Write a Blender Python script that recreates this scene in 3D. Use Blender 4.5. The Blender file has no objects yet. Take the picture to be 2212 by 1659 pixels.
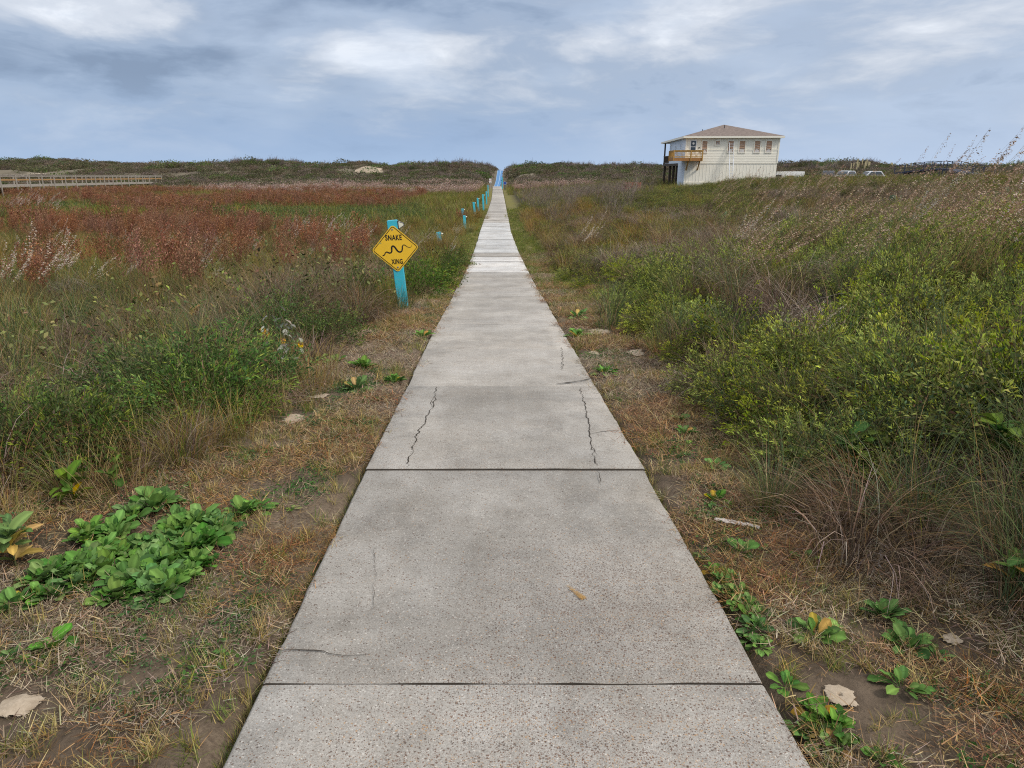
import bpy, bmesh, math
import numpy as np
from mathutils import Vector, Matrix

R = math.radians
rng = np.random.default_rng(7)
scene = bpy.context.scene
COL = scene.collection
EYE = 1.45                      # camera height above the slab under it
F = 1480.0                      # focal length for a frame 2212 wide
PITCH = math.atan(463.0 / 1480.0)
CP, SP = math.cos(PITCH), math.sin(PITCH)

# ------------------------------------------------------------------ helpers
def tag(o, label=None, cat=None, group=None, kind=None):
    if label: o['label'] = label
    if cat: o['category'] = cat
    if group: o['group'] = group
    if kind: o['kind'] = kind
    return o

def link(o, parent=None):
    COL.objects.link(o)
    if parent is not None: o.parent = parent
    return o

def empty(name, loc, rot=(0, 0, 0)):
    o = bpy.data.objects.new(name, None)
    o.location = loc; o.rotation_euler = rot
    o.empty_display_size = 0.2
    return link(o)

def ray(px, py):
    xc, yc = (px - 1106) / F, (829.5 - py) / F
    return np.array([xc, CP + yc * SP, yc * CP - SP])

# value noise ---------------------------------------------------------------
def _h(ix, iy, s):
    n = (ix.astype(np.int64) * 374761393 + iy.astype(np.int64) * 668265263 + s * 1442695041) & 0x7fffffff
    n = ((n ^ (n >> 13)) * 1274126177) & 0x7fffffff
    n = n ^ (n >> 16)
    return (n & 0xffff) / 65535.0

def vnoise(x, y, s=0):
    x = np.asarray(x, float); y = np.asarray(y, float)
    ix, iy = np.floor(x), np.floor(y)
    fx, fy = x - ix, y - iy
    fx = fx * fx * (3 - 2 * fx); fy = fy * fy * (3 - 2 * fy)
    ix = ix.astype(np.int64); iy = iy.astype(np.int64)
    a = _h(ix, iy, s); b = _h(ix + 1, iy, s); c = _h(ix, iy + 1, s); d = _h(ix + 1, iy + 1, s)
    return (a + (b - a) * fx) * (1 - fy) + (c + (d - c) * fx) * fy

def fbm(x, y, s=0, o=3):
    t, a, n = 0, 1.0, 0
    for k in range(o):
        t = t + a * vnoise(np.asarray(x) * 2 ** k, np.asarray(y) * 2 ** k, s + 17 * k); n += a; a *= .5
    return t / n

def sstep(a, b, x):
    t = np.clip((np.asarray(x, float) - a) / (b - a), 0, 1)
    return t * t * (3 - 2 * t)

# ------------------------------------------------------------------ terrain
_cy = np.array([-60, 1.4, 3.4, 7.6, 17.8, 35, 55, 80, 105, 123, 150, 165, 186, 200, 4000])
_cx = np.array([.02, .011, -.037, -.152, -.392, -.824, -1.15, -1.58, -2.12, -2.6, -3.15, -3.0, -3.02, -3.0, -3.0])
_hy = np.array([-60, 0, 1.4, 3.4, 5.2, 7.6, 10.6, 13.9, 17.8, 23.4, 29, 35, 45, 56, 78, 95, 107, 119, 124, 135, 150, 160, 172, 186, 192, 215, 250, 4000])
_he = np.array([-1.4, -1.40, -1.457, -1.54, -1.65, -1.775, -1.97, -2.185, -2.40, -2.62, -2.78, -2.88, -2.93, -3.12, -3.26, -3.12, -2.9, -2.74, -2.75, -3.2, -3.36, -2.7, -1.4, -.25, -.3, -1.5, -4.5, -5])
def cx(y): return np.interp(y, _cy, _cx)
def hp(y): return np.interp(y, _hy, _he)
_ly = np.array([-60, 0, 10, 20, 35, 55, 100, 118, 132, 150, 170, 185, 200, 225, 260, 4000])
_le = np.array([-1.4, -1.45, -1.98, -2.5, -2.92, -3.12, -3.2, -3.1, -2.6, -1.6, -.1, .35, .3, -1.0, -4.6, -5])
_ry = np.array([-60, 0, 5, 12, 30, 45, 58, 75, 100, 120])
_ra = np.array([.9, .9, 1.3, 2.1, 2.55, 2.55, 2.05, 1.15, 1.0, 1.0])
_rk = 12.0

def E(x, y):
    """ground level relative to the eye"""
    x = np.asarray(x, float); y = np.asarray(y, float)
    u = x - cx(y)
    base = hp(y)
    far = sstep(105, 140, y)
    # left
    wl = np.interp(y, [0, 20, 100, 150, 186, 4000], [4, 5, 6, 4.5, 2.6, 3])
    el = np.interp(y, _ly, _le)
    tl = sstep(1.4, 1.4 + wl, -u)
    left = base + (el - base) * tl
    # right
    rise = np.interp(y, _ry, _ra) * (1 - np.exp(-np.maximum(u - 1.4, 0) / np.interp(y, [0, 6, 16, 28], [3.4, 5.5, 9.5, 12.])))
    er = np.interp(y, _ly, _le) - .35 * sstep(150, 190, y)
    tr = sstep(1.4, 1.4 + wl, u)
    right = (base + rise) * (1 - far) + (base + (er - base) * tr + .9 * (1 - np.exp(-np.maximum(u - 6, 0) / 20)) * (1 - sstep(140, 180, y))) * far
    e = np.where(u < 0, left, right)
    # small and large bumps away from the path
    au = np.abs(u)
    m1 = sstep(1.1, 3.0, au)
    e = e + m1 * (fbm(x * .9, y * .9, 3) - .5) * .22
    m2 = sstep(3, 12, au) * sstep(8, 30, y)
    e = e + m2 * (fbm(x * .13, y * .13, 5) - .5) * .8
    m3 = sstep(2.5, 9, au) * sstep(118, 165, y) * (1 - sstep(230, 300, y))
    e = e + m3 * ((fbm(x * .035, y * .05, 8) - .5) * 1.9 + (fbm(x * .14, y * .14, 9) - .5) * 2.6)
    # higher dune at the far left end and a knoll left of the middle
    e = e + 1.3 * np.exp(-((x + 124) / 13.) ** 2) * sstep(140, 175, y) * (1 - sstep(230, 280, y))
    e = e + 1.5 * np.exp(-((x + 63) / 7.) ** 2 - ((y - 178) / 16.) ** 2)
    e = e + .50 * np.exp(-((x - 17.5) / 4.2) ** 2 - ((y - 48) / 9.) ** 2)
    # knoll behind the house on the right
    e = e + 1.6 * np.exp(-((x - 74) / 9.) ** 2 - ((y - 160) / 18.) ** 2)
    # soil sits below the slabs, with a shallow trodden gutter along them
    inpath = (au < .755) & (y < 123.6)
    e = np.where(inpath, e - .11, e - .05 * (1 - sstep(.765, .83, au)) * (y < 123.6) - .018)
    return e

def GZ(x, y): return E(x, y) + EYE

def ground_hit(px, py, path=False):
    d = ray(px, py); d = d / d[1]
    ys = np.geomspace(1.0, 240, 6000)
    ez = hp(ys) if path else E(d[0] * ys, ys)
    below = d[2] * ys <= ez
    i = int(np.argmax(below)) if below.any() else len(ys) - 1
    y = ys[i]
    return np.array([d[0] * y, y, ez[i] + EYE])

def at(px, py, y):
    d = ray(px, py); d = d / d[1] * y
    return np.array([d[0], d[1], d[2] + EYE])

# ------------------------------------------------------------------ mesh tools
def np_mesh(name, verts, quads, cols=None, mats=(), smooth=False, tris=None):
    me = bpy.data.meshes.new(name)
    v = np.asarray(verts, np.float32).reshape(-1, 3)
    q = np.asarray(quads, np.int32).reshape(-1, 4)
    me.vertices.add(len(v)); me.vertices.foreach_set('co', v.ravel())
    nq = len(q)
    me.loops.add(nq * 4); me.loops.foreach_set('vertex_index', q.ravel())
    me.polygons.add(nq)
    me.polygons.foreach_set('loop_start', np.arange(0, nq * 4, 4, dtype=np.int32))
    if smooth: me.polygons.foreach_set('use_smooth', np.ones(nq, bool))
    me.update(calc_edges=True)
    if cols is not None:
        a = me.attributes.new('Col', 'FLOAT_COLOR', 'POINT')
        c = np.ones((len(v), 4), np.float32); c[:, :3] = np.asarray(cols).reshape(-1, 3)
        a.data.foreach_set('color', c.ravel())
    for m in mats: me.materials.append(m)
    return me

class VB:
    """collects blades and leaves as quads with a colour per vertex"""
    def __init__(s): s.v, s.q, s.c, s.n = [], [], [], 0
    def add(s, v, q, c):
        s.v.append(v.reshape(-1, 3)); s.q.append(q.reshape(-1, 4) + s.n); s.c.append(c.reshape(-1, 3)); s.n += v.size // 3
    def strips(s, pts, wid, side, col, coltip=None):
        n, k, _ = pts.shape
        L = pts - side[:, None, :] * wid[:, :, None] * .5
        Rr = pts + side[:, None, :] * wid[:, :, None] * .5
        v = np.stack([L, Rr], 2)                       # n,k,2,3
        base = (np.arange(n) * k * 2)[:, None] + (np.arange(k - 1) * 2)[None]
        q = np.stack([base, base + 1, base + 3, base + 2], -1)
        if coltip is None: coltip = col
        t = np.linspace(0, 1, k)[None, :, None]
        c = col[:, None, :] * (1 - t) + coltip[:, None, :] * t
        c = np.repeat(c[:, :, None, :], 2, 2)
        s.add(v, q, c)
    def blades(s, base, az, th0, bend, length, width, col, coltip=None, k=5, taper=.12, twist=.5, wob=0.0):
        n = len(base)
        t = np.linspace(0, 1, k)
        th = th0[:, None] + bend[:, None] * t[None] ** 1.3
        azz = az[:, None] + (wob * (rng.random((n, 1)) - .5)) * t[None]
        d = np.stack([np.sin(th) * np.cos(azz), np.sin(th) * np.sin(azz), np.cos(th)], -1)
        step = (length / (k - 1))[:, None, None] * d
        pts = base[:, None, :] + np.concatenate([np.zeros((n, 1, 3)), np.cumsum(step[:, :-1], 1)], 1)
        tw = (rng.random(n) - .5) * 2 * twist + az + math.pi / 2
        side = np.stack([np.cos(tw), np.sin(tw), (rng.random(n) - .5) * .5], -1)
        w = width[:, None] * (1 - (1 - taper) * t[None] ** 1.6)
        s.strips(pts, w, side, col, coltip)
        return pts
    def leaves(s, base, dirv, length, width, col, coltip=None, flop=.25):
        """diamond leaves: base, left, tip, right"""
        n = len(base)
        d = dirv / (np.linalg.norm(dirv, axis=1, keepdims=True) + 1e-9)
        r = rng.normal(size=(n, 3)); sd = np.cross(d, r); sd /= (np.linalg.norm(sd, axis=1, keepdims=True) + 1e-9)
        up = np.cross(sd, d)
        L = length[:, None]; W = width[:, None] * .5
        mid = base + d * L * .5
        tip = base + d * L + np.array([0, 0, -1.]) * L * flop * rng.random((n, 1))
        v = np.stack([base, mid - sd * W + up * W * .3, tip, mid + sd * W + up * W * .3], 1)
        q = (np.arange(n) * 4)[:, None] + np.arange(4)[None]
        if coltip is None: coltip = col
        c = np.stack([col, (col + coltip) / 2, coltip, (col + coltip) / 2], 1)
        s.add(v, q, c)
    def mesh(s, name, mat):
        return np_mesh(name, np.concatenate(s.v), np.concatenate(s.q), np.concatenate(s.c), [mat])

def pick(cols, n, jit=.18, p=None):
    cols = np.asarray(cols, float)
    i = rng.choice(len(cols), n, p=p)
    c = cols[i] * (1 + jit * rng.normal(size=(n, 1))) * (1 + .06 * rng.normal(size=(n, 3)))
    return np.clip(c, .004, .9)

# ------------------------------------------------------------------ materials
def new_mat(name):
    m = bpy.data.materials.new(name); m.use_nodes = True
    nt = m.node_tree; nt.nodes.clear()
    return m, nt, nt.nodes, nt.links

class NT:
    def __init__(s, nt): s.nt, s.N, s.L = nt, nt.nodes, nt.links
    def n(s, t, **kw):
        o = s.N.new(t)
        for k, v in kw.items(): setattr(o, k, v)
        return o
    def set(s, sock, v):
        if hasattr(v, 'is_output') or isinstance(v, bpy.types.NodeSocket): s.L.new(v, sock)
        else:
            if isinstance(v, (tuple, list)) and len(v) == 3 and sock.type == 'RGBA': v = (*v, 1)
            sock.default_value = v
    def math(s, op, a, b=0.0, c=None, clamp=False):
        m = s.n('ShaderNodeMath', operation=op, use_clamp=clamp)
        s.set(m.inputs[0], a); s.set(m.inputs[1], b)
        if c is not None: s.set(m.inputs[2], c)
        return m.outputs[0]
    def mix(s, f, a, b, mode='MIX'):
        m = s.n('ShaderNodeMix', data_type='RGBA', blend_type=mode)
        s.set(m.inputs[0], f); s.set(m.inputs[6], a); s.set(m.inputs[7], b)
        return m.outputs[2]
    def noise(s, vec, scale, detail=4, rough=.55, out=0):
        m = s.n('ShaderNodeTexNoise'); s.set(m.inputs['Vector'], vec)
        m.inputs['Scale'].default_value = scale; m.inputs['Detail'].default_value = detail; m.inputs['Roughness'].default_value = rough
        return m.outputs[out]
    def vor(s, vec, scale, rnd=1.0):
        m = s.n('ShaderNodeTexVoronoi'); s.set(m.inputs['Vector'], vec)
        m.inputs['Scale'].default_value = scale; m.inputs['Randomness'].default_value = rnd
        return m
    def rng(s, v, a, b, c=0.0, d=1.0, smooth=False):
        m = s.n('ShaderNodeMapRange'); m.clamp = True
        if smooth: m.interpolation_type = 'SMOOTHSTEP'
        s.set(m.inputs[0], v); s.set(m.inputs[1], a); s.set(m.inputs[2], b); s.set(m.inputs[3], c); s.set(m.inputs[4], d)
        return m.outputs[0]
    def pos(s): return s.n('ShaderNodeNewGeometry').outputs['Position']
    def obj(s): return s.n('ShaderNodeTexCoord').outputs['Object']
    def principled(s, col, rough=.7, normal=None, spec=.3, metal=0.0):
        p = s.n('ShaderNodeBsdfPrincipled')
        s.set(p.inputs['Base Color'], col); s.set(p.inputs['Roughness'], rough)
        p.inputs['Specular IOR Level'].default_value = spec; p.inputs['Metallic'].default_value = metal
        if normal is not None: s.L.new(normal, p.inputs['Normal'])
        return p.outputs[0]
    def bump(s, h, strength=.3, dist=.01):
        b = s.n('ShaderNodeBump'); s.set(b.inputs['Height'], h)
        b.inputs['Strength'].default_value = strength; b.inputs['Distance'].default_value = dist
        return b.outputs[0]
    def out(s, sh):
        o = s.n('ShaderNodeOutputMaterial'); s.L.new(sh, o.inputs[0])

def veg_mat(name, transl=.3, hue=.02, val=.25, rough=.6, spec=.15):
    m, nt, N, L = new_mat(name); t = NT(nt)
    a = t.n('ShaderNodeAttribute', attribute_name='Col').outputs['Color']
    r = t.n('ShaderNodeObjectInfo').outputs['Random']
    h = t.n('ShaderNodeHueSaturation')
    t.set(h.inputs['Hue'], t.rng(r, 0, 1, .5 - hue, .5 + hue))
    t.set(h.inputs['Value'], t.rng(t.math('FRACT', t.math('MULTIPLY', r, 7.31)), 0, 1, 1 - val, 1 + val))
    t.set(h.inputs['Saturation'], t.rng(t.math('FRACT', t.math('MULTIPLY', r, 13.7)), 0, 1, .85, 1.1))
    t.set(h.inputs['Color'], a)
    c = h.outputs[0]
    p = t.principled(c, rough, spec=spec)
    tr = t.n('ShaderNodeBsdfTranslucent'); L.new(c, tr.inputs[0])
    mx = t.n('ShaderNodeMixShader'); mx.inputs[0].default_value = transl
    L.new(p, mx.inputs[1]); L.new(tr.outputs[0], mx.inputs[2])
    t.out(mx.outputs[0])
    return m

def paint(name, col, rough=.5, var=.12, scale=6.0, dirt=(.12, .1, .08), dirt_amt=.25, bump=.1, spec=.35, metal=0.0):
    m, nt, N, L = new_mat(name); t = NT(nt)
    o = t.obj()
    n1 = t.noise(o, scale, 5, .6); n2 = t.noise(o, scale * 7, 4, .65)
    c = t.mix(t.rng(n1, .3, .7), tuple(x * (1 - var) for x in col), tuple(min(1, x * (1 + var)) for x in col))
    c = t.mix(t.math('MULTIPLY', t.rng(n2, .52, .72), dirt_amt), c, dirt)
    t.out(t.principled(c, rough, t.bump(n2, bump, .004), spec, metal))
    return m

def wood(name, col, var=.35, stretch=(1, 1, 14)):
    m, nt, N, L = new_mat(name); t = NT(nt)
    mp = t.n('ShaderNodeMapping'); mp.inputs['Scale'].default_value = (14 / stretch[0], 14 / stretch[1], 14 / stretch[2])
    L.new(t.obj(), mp.inputs[0])
    n = t.noise(mp.outputs[0], 3, 5, .6)
    n2 = t.noise(t.obj(), 1.3, 3)
    c = t.mix(t.rng(n, .3, .7), tuple(x * (1 - var) for x in col), tuple(x * (1 + var * .6) for x in col))
    c = t.mix(t.math('MULTIPLY', t.rng(n2, .5, .7), .3), c, tuple(x * .6 for x in col))
    t.out(t.principled(c, .75, t.bump(n, .2, .004), .2))
    return m

VEG = veg_mat('foliage_mat')
STRAW = veg_mat('straw_mat', .2, .015, .22, .7, .1)
ROS = veg_mat('broadleaf_mat', .25, .012, .18, .6, .12)
TWIG = veg_mat('twig_mat', .0, .015, .25, .8, .1)

def ground_mat():
    m, nt, N, L = new_mat('ground_mat'); t = NT(nt)
    p = t.pos()
    n1 = t.noise(p, .9, 5, .6); n2 = t.noise(p, 9, 5, .65); n3 = t.noise(p, 70, 4, .7)
    dirt = t.mix(t.rng(n2, .3, .7), (.06, .045, .032), (.14, .105, .075))
    lit = t.mix(t.rng(n3, .35, .65), (.10, .072, .05), (.25, .19, .13))
    c = t.mix(t.rng(n1, .38, .62), dirt, lit)
    sandm = t.rng(t.noise(p, 1.7, 4, .6), .68, .74)
    sand = t.mix(n3, (.4, .34, .26), (.52, .45, .36))
    c = t.mix(t.math('MULTIPLY', sandm, .8), c, sand)
    # beyond the verges the soil is dark humus with shade under the plants painted into its colour, on the dunes it is sandier
    y = t.n('ShaderNodeSeparateXYZ'); L.new(p, y.inputs[0])
    duneN = t.noise(p, .06, 5, .6)
    dune = t.math('MULTIPLY', t.rng(y.outputs[1], 118, 150), t.rng(duneN, .60, .66))
    shaded_humus = t.mix(t.rng(n2, .3, .7), (.035, .03, .018), (.07, .06, .035))
    c = t.mix(t.rng(t.math('ABSOLUTE', t.math('MULTIPLY_ADD', y.outputs[1], .0215, y.outputs[0])), 1.5, 2.3), c, shaded_humus)
    turf = t.math('MULTIPLY', t.rng(t.math('ABSOLUTE', t.math('MULTIPLY_ADD', y.outputs[1], .0215, y.outputs[0])), 2.4, 1.6), t.math('MULTIPLY', t.rng(y.outputs[1], 8, 17), t.rng(y.outputs[1], 118, 112)))
    c = t.mix(t.math('MULTIPLY', turf, t.rng(n1, .3, .7, .45, .95)), c, t.mix(n2, (.11, .12, .025), (.22, .19, .05)))
    c = t.mix(t.rng(y.outputs[1], 120, 150), c, t.mix(t.noise(p, .4, 4), (.10, .085, .06), (.2, .17, .125)))
    c = t.mix(dune, c, sand)
    c = t.mix(t.rng(y.outputs[1], 225, 260), c, (.45, .4, .33))
    t.out(t.principled(c, .95, t.bump(t.math('ADD', n2, t.math('MULTIPLY', n3, .5)), .8, .02), .1))
    return m

def concrete_mat():
    m, nt, N, L = new_mat('concrete_mat'); t = NT(nt)
    p = t.pos()
    tone = t.n('ShaderNodeAttribute', attribute_name='Col').outputs['Color']
    n1 = t.noise(p, .8, 5, .6); n2 = t.noise(p, 3.3, 6, .65); n3 = t.noise(p, 160, 3, .7); n4 = t.noise(p, 28, 4, .7)
    c = t.mix(t.rng(n1, .35, .65), (.43, .395, .345), (.34, .325, .30))
    c = t.mix(t.math('MULTIPLY', t.rng(n2, .48, .72), .55), c, (.25, .215, .17))        # brownish weathering
    c = t.mix(t.math('MULTIPLY', t.rng(t.noise(p, 2.1, 5, .6), .52, .75), .45), c, (.235, .23, .22))
    c = t.mix(t.math('MULTIPLY', t.rng(n4, .55, .75), .3), c, (.2, .18, .15))
    sx = t.n('ShaderNodeSeparateXYZ'); L.new(p, sx.inputs[0])
    au = t.math('ABSOLUTE', t.math('MULTIPLY_ADD', sx.outputs[1], .0215, sx.outputs[0]))
    foot = t.math('MULTIPLY', t.rng(t.math('ADD', au, t.math('MULTIPLY', n2, .35)), .92, .45), t.rng(t.noise(p, 1.4, 6, .65), .36, .62, .2, 1))
    c = t.mix(t.math('MULTIPLY', foot, .60), c, (.235, .22, .198))
    st = t.noise(p, 1.9, 7, .7)
    c = t.mix(t.math('MULTIPLY', t.rng(st, .51, .63), .45), c, (.15, .142, .13))
    c = t.mix(t.math('MULTIPLY', t.rng(st, .40, .30), .4), c, (.50, .47, .42))
    c = t.mix(t.math('MULTIPLY', t.rng(t.noise(p, 6.5, 6, .7), .53, .68), .40), c, (.15, .135, .115))
    c = t.mix(t.rng(n3, .3, .7), t.mix(.32, c, (.08, .07, .06)), t.mix(.22, c, (.75, .72, .68)))
    mot = t.rng(t.noise(p, 1.15, 9, .68), .36, .64, .76, 1.10)
    mot = t.math('MULTIPLY', mot, t.rng(t.noise(p, 9, 8, .75), .32, .68, .88, 1.08))
    c = t.mix(1.0, c, t.mix(t.rng(mot, .6, 1.1), (.66, .64, .61), (1.03, 1.03, 1.03)), 'MULTIPLY')
    # exposed aggregate: fine and coarse pebbles, more where the surface has worn through
    sp = t.n('ShaderNodeVectorMath', operation='DISTANCE')
    t.set(sp.inputs[0], p); sp.inputs[1].default_value = (.42, 2.05, 0)
    sq = t.n('ShaderNodeVectorMath', operation='DISTANCE')
    t.set(sq.inputs[0], p); sq.inputs[1].default_value = (.3, 1.1, 0)
    wear = t.math('MAXIMUM', t.rng(t.math('ADD', sp.outputs[1], t.math('MULTIPLY', n2, .6)), .45, 1.05, 1, 0),
                  t.rng(t.math('ADD', sq.outputs[1], t.math('MULTIPLY', n2, .9)), .7, 1.6, .9, 0))
    wear = t.math('ADD', t.math('MULTIPLY', wear, 1.0), t.rng(t.noise(p, 1.1, 3), .45, .7, .05, .32))
    for sc, lo, amt in ((95, .24, .9), (180, .30, .95), (320, .32, .75)):
        v = t.vor(p, sc)
        sep = t.n('ShaderNodeSeparateColor'); L.new(v.outputs['Color'], sep.inputs[0])
        body = t.rng(v.outputs['Distance'], lo, lo + .14, 1, 0)
        dark = t.math('MULTIPLY', t.math('GREATER_THAN', t.math('ADD', sep.outputs[0], t.math('MULTIPLY', wear, .5)), .90), body)
        stone = t.mix(sep.outputs[2], (.05, .035, .028), (.17, .085, .05))
        stone = t.mix(t.math('GREATER_THAN', sep.outputs[2], .86), stone, (.33, .2, .1))
        c = t.mix(t.math('MULTIPLY', dark, amt * .85), c, stone)
        lite = t.math('MULTIPLY', t.math('GREATER_THAN', sep.outputs[1], .90), body)
        c = t.mix(t.math('MULTIPLY', lite, amt * .45), c, (.66, .62, .56))
    c = t.mix(1.0, c, tone, 'MULTIPLY')
    hgt = t.math('ADD', t.math('MULTIPLY', n3, .6), t.math('MULTIPLY', n4, .4))
    t.out(t.principled(c, .85, t.bump(hgt, .35, .004), .25))
    return m

GROUND, CONC = ground_mat(), concrete_mat()

# ------------------------------------------------------------------ world, sun, camera
def sun_dir(el, az):            # az measured from +Y towards +X
    return Vector((math.cos(el) * math.sin(az), math.cos(el) * math.cos(az), math.sin(el)))
SUN_EL, SUN_AZ = R(46), R(118)

def make_world():
    w = bpy.data.worlds.new("World"); scene.world = w; w.use_nodes = True
    nt = w.node_tree; nt.nodes.clear(); t = NT(nt); L = nt.links
    sky = t.n('ShaderNodeTexSky', sky_type='NISHITA', sun_disc=False)
    sky.sun_elevation = SUN_EL; sky.sun_rotation = SUN_AZ
    sky.altitude = 0; sky.air_density = 1.0; sky.dust_density = 1.5; sky.ozone_density = 1.5
    d = t.n('ShaderNodeTexCoord').outputs['Generated']
    sx = t.n('ShaderNodeSeparateXYZ'); L.new(d, sx.inputs[0])
    z = t.math('MAXIMUM', sx.outputs[2], 0.0)
    mp = t.n('ShaderNodeMapping'); mp.inputs['Scale'].default_value = (1, 1, 3.2); L.new(d, mp.inputs[0])
    q = mp.outputs[0]
    warp = t.noise(q, 2.2, 3, .5, out=1)
    qa = t.n('ShaderNodeVectorMath', operation='MULTIPLY_ADD')
    t.set(qa.inputs[0], warp); qa.inputs[1].default_value = (.25, .25, .25); t.set(qa.inputs[2], q)
    q2 = qa.outputs[0]
    big = t.noise(q2, 2.6, 7, .5)
    mid = t.noise(q2, 6.5, 6, .55)
    fine = t.noise(q2, 13, 5, .6)
    # clear-blue haze near the horizon, thicker cloud above
    base = t.mix(t.rng(z, 0.0, .045), (.335, .46, .655), (.26, .375, .575))
    base = t.mix(t.rng(z, .045, .13), base, (.275, .36, .50))
    # paler to the right (east of the frame)
    base = t.mix(t.rng(sx.outputs[0], -.1, .62, 0, .62), base, (.50, .59, .74))
    n = t.math('ADD', t.math('ADD', t.math('MULTIPLY', big, .5), t.math('MULTIPLY', mid, .32)), t.math('MULTIPLY', fine, .18))
    def blob(px, py, rad, amp):
        dv = Vector(ray(px, py)).normalized()
        v = t.n('ShaderNodeVectorMath', operation='DISTANCE'); L.new(q2, v.inputs[0])
        off = Vector((.125, .125, .125))
        v.inputs[1].default_value = (dv.x + off.x, dv.y + off.y, dv.z * 3.2 + off.z)
        return t.rng(v.outputs[1], 0, rad, amp, 0, True)
    # cloud bank bright and dark places
    for px, py, rad, amp in ((800, 85, .17, .20), (900, 125, .13, .16), (700, 30, .22, -.18), (560, 90, .2, -.08), (330, 120, .28, -.16), (150, 20, .2, .17), (410, 30, .2, .15),
                             (1270, 100, .10, .12), (1480, 95, .14, .18), (1500, 15, .16, .17), (1900, 60, .36, -.04), (1260, 200, .35, -.03), (1650, 130, .25, .05), (60, 250, .35, -.06), (2100, 30, .25, .10)):
        n = t.math('ADD', n, blob(px, py, rad, amp))
    amt = t.rng(z, .0, .11, .0, 1.0)
    lightc = t.mix(t.rng(n, .49, .62), (.35, .415, .525), (.57, .61, .68))
    lightc = t.mix(t.math('MULTIPLY', t.rng(n, .61, .71), t.rng(fine, .40, .62, .2, 1)), lightc, (.77, .80, .85))
    c = t.mix(t.math('MULTIPLY', t.rng(n, .34, .58), t.math('MULTIPLY', amt, .92)), base, lightc)
    c = t.mix(t.math('MULTIPLY', t.rng(n, .45, .33), t.math('MULTIPLY', amt, .8)), c, (.18, .24, .35))
    lowN = t.noise(mp.outputs[0], 5.5, 4, .5)
    c = t.mix(t.math('MULTIPLY', t.rng(lowN, .48, .66), t.rng(z, .02, .10, .10, .30)), c, (.53, .62, .76))
    # above the frame the overcast is bright
    c = t.mix(t.rng(z, .25, .65), c, t.mix(t.rng(big, .35, .65), (.62, .66, .72), (.98, 1.0, 1.02)))
    sc = t.n('ShaderNodeVectorMath', operation='SCALE'); L.new(c, sc.inputs[0]); sc.inputs[3].default_value = 10.0
    fin = t.mix(.93, sky.outputs[0], sc.outputs[0])
    bg = t.n('ShaderNodeBackground'); L.new(fin, bg.inputs[0]); bg.inputs[1].default_value = .1
    o = t.n('ShaderNodeOutputWorld'); L.new(bg.outputs[0], o.inputs[0])
make_world()

sl = bpy.data.lights.new('sun', 'SUN'); sl.energy = 2.3; sl.angle = R(12); sl.color = (1, .94, .86)
so = bpy.data.objects.new('sun', sl); link(so)
so.rotation_euler = (-sun_dir(SUN_EL, SUN_AZ)).to_track_quat('-Z', 'Y').to_euler()
cam = bpy.data.cameras.new('camera'); cam.sensor_width = 36; cam.lens = F / 2212 * 36; cam.clip_start = .05; cam.clip_end = 9000
co = bpy.data.objects.new('camera', cam); link(co)
co.location = (0, 0, EYE); co.rotation_euler = (math.pi / 2 - PITCH, 0, 0)
scene.camera = co
scene.view_settings.view_transform = 'Standard'; scene.view_settings.look = 'None'
scene.view_settings.exposure = 0.3; scene.view_settings.gamma = 1
scene.cycles.use_denoising = False; scene.cycles.filter_width = 1.1; scene.cycles.max_bounces = 6; scene.cycles.transparent_max_bounces = 4

# ------------------------------------------------------------------ ground sheet
def build_ground():
    us = np.concatenate([-np.geomspace(1600, 1.7, 130), np.linspace(-1.6, -1.0, 13), np.array([-.95, -.9, -.85, -.8, -.77, -.755, -.74, 0, .74, .755, .77, .8, .85, .9, .95]),
                         np.linspace(1.0, 1.6, 13), np.geomspace(1.7, 1600, 130)])
    ys = np.concatenate([np.array([-300, -100, -40, -20, -10, -5, -3, -2]), np.linspace(-1, 12, 160), np.geomspace(12.1, 280, 330), np.geomspace(290, 6000, 20)])
    U, Y = np.meshgrid(us, ys)
    X = U + cx(Y)
    Z = GZ(X, Y)
    nx, ny = len(us), len(ys)
    i = np.arange(ny - 1)[:, None] * nx + np.arange(nx - 1)[None]
    q = np.stack([i, i + 1, i + nx + 1, i + nx], -1)
    me = np_mesh('ground', np.stack([X, Y, Z], -1), q, None, [GROUND], True)
    o = bpy.data.objects.new('ground', me); link(o)
    tag(o, 'brown sandy ground under the grass, verges and dunes', kind='structure')
build_ground()

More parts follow.
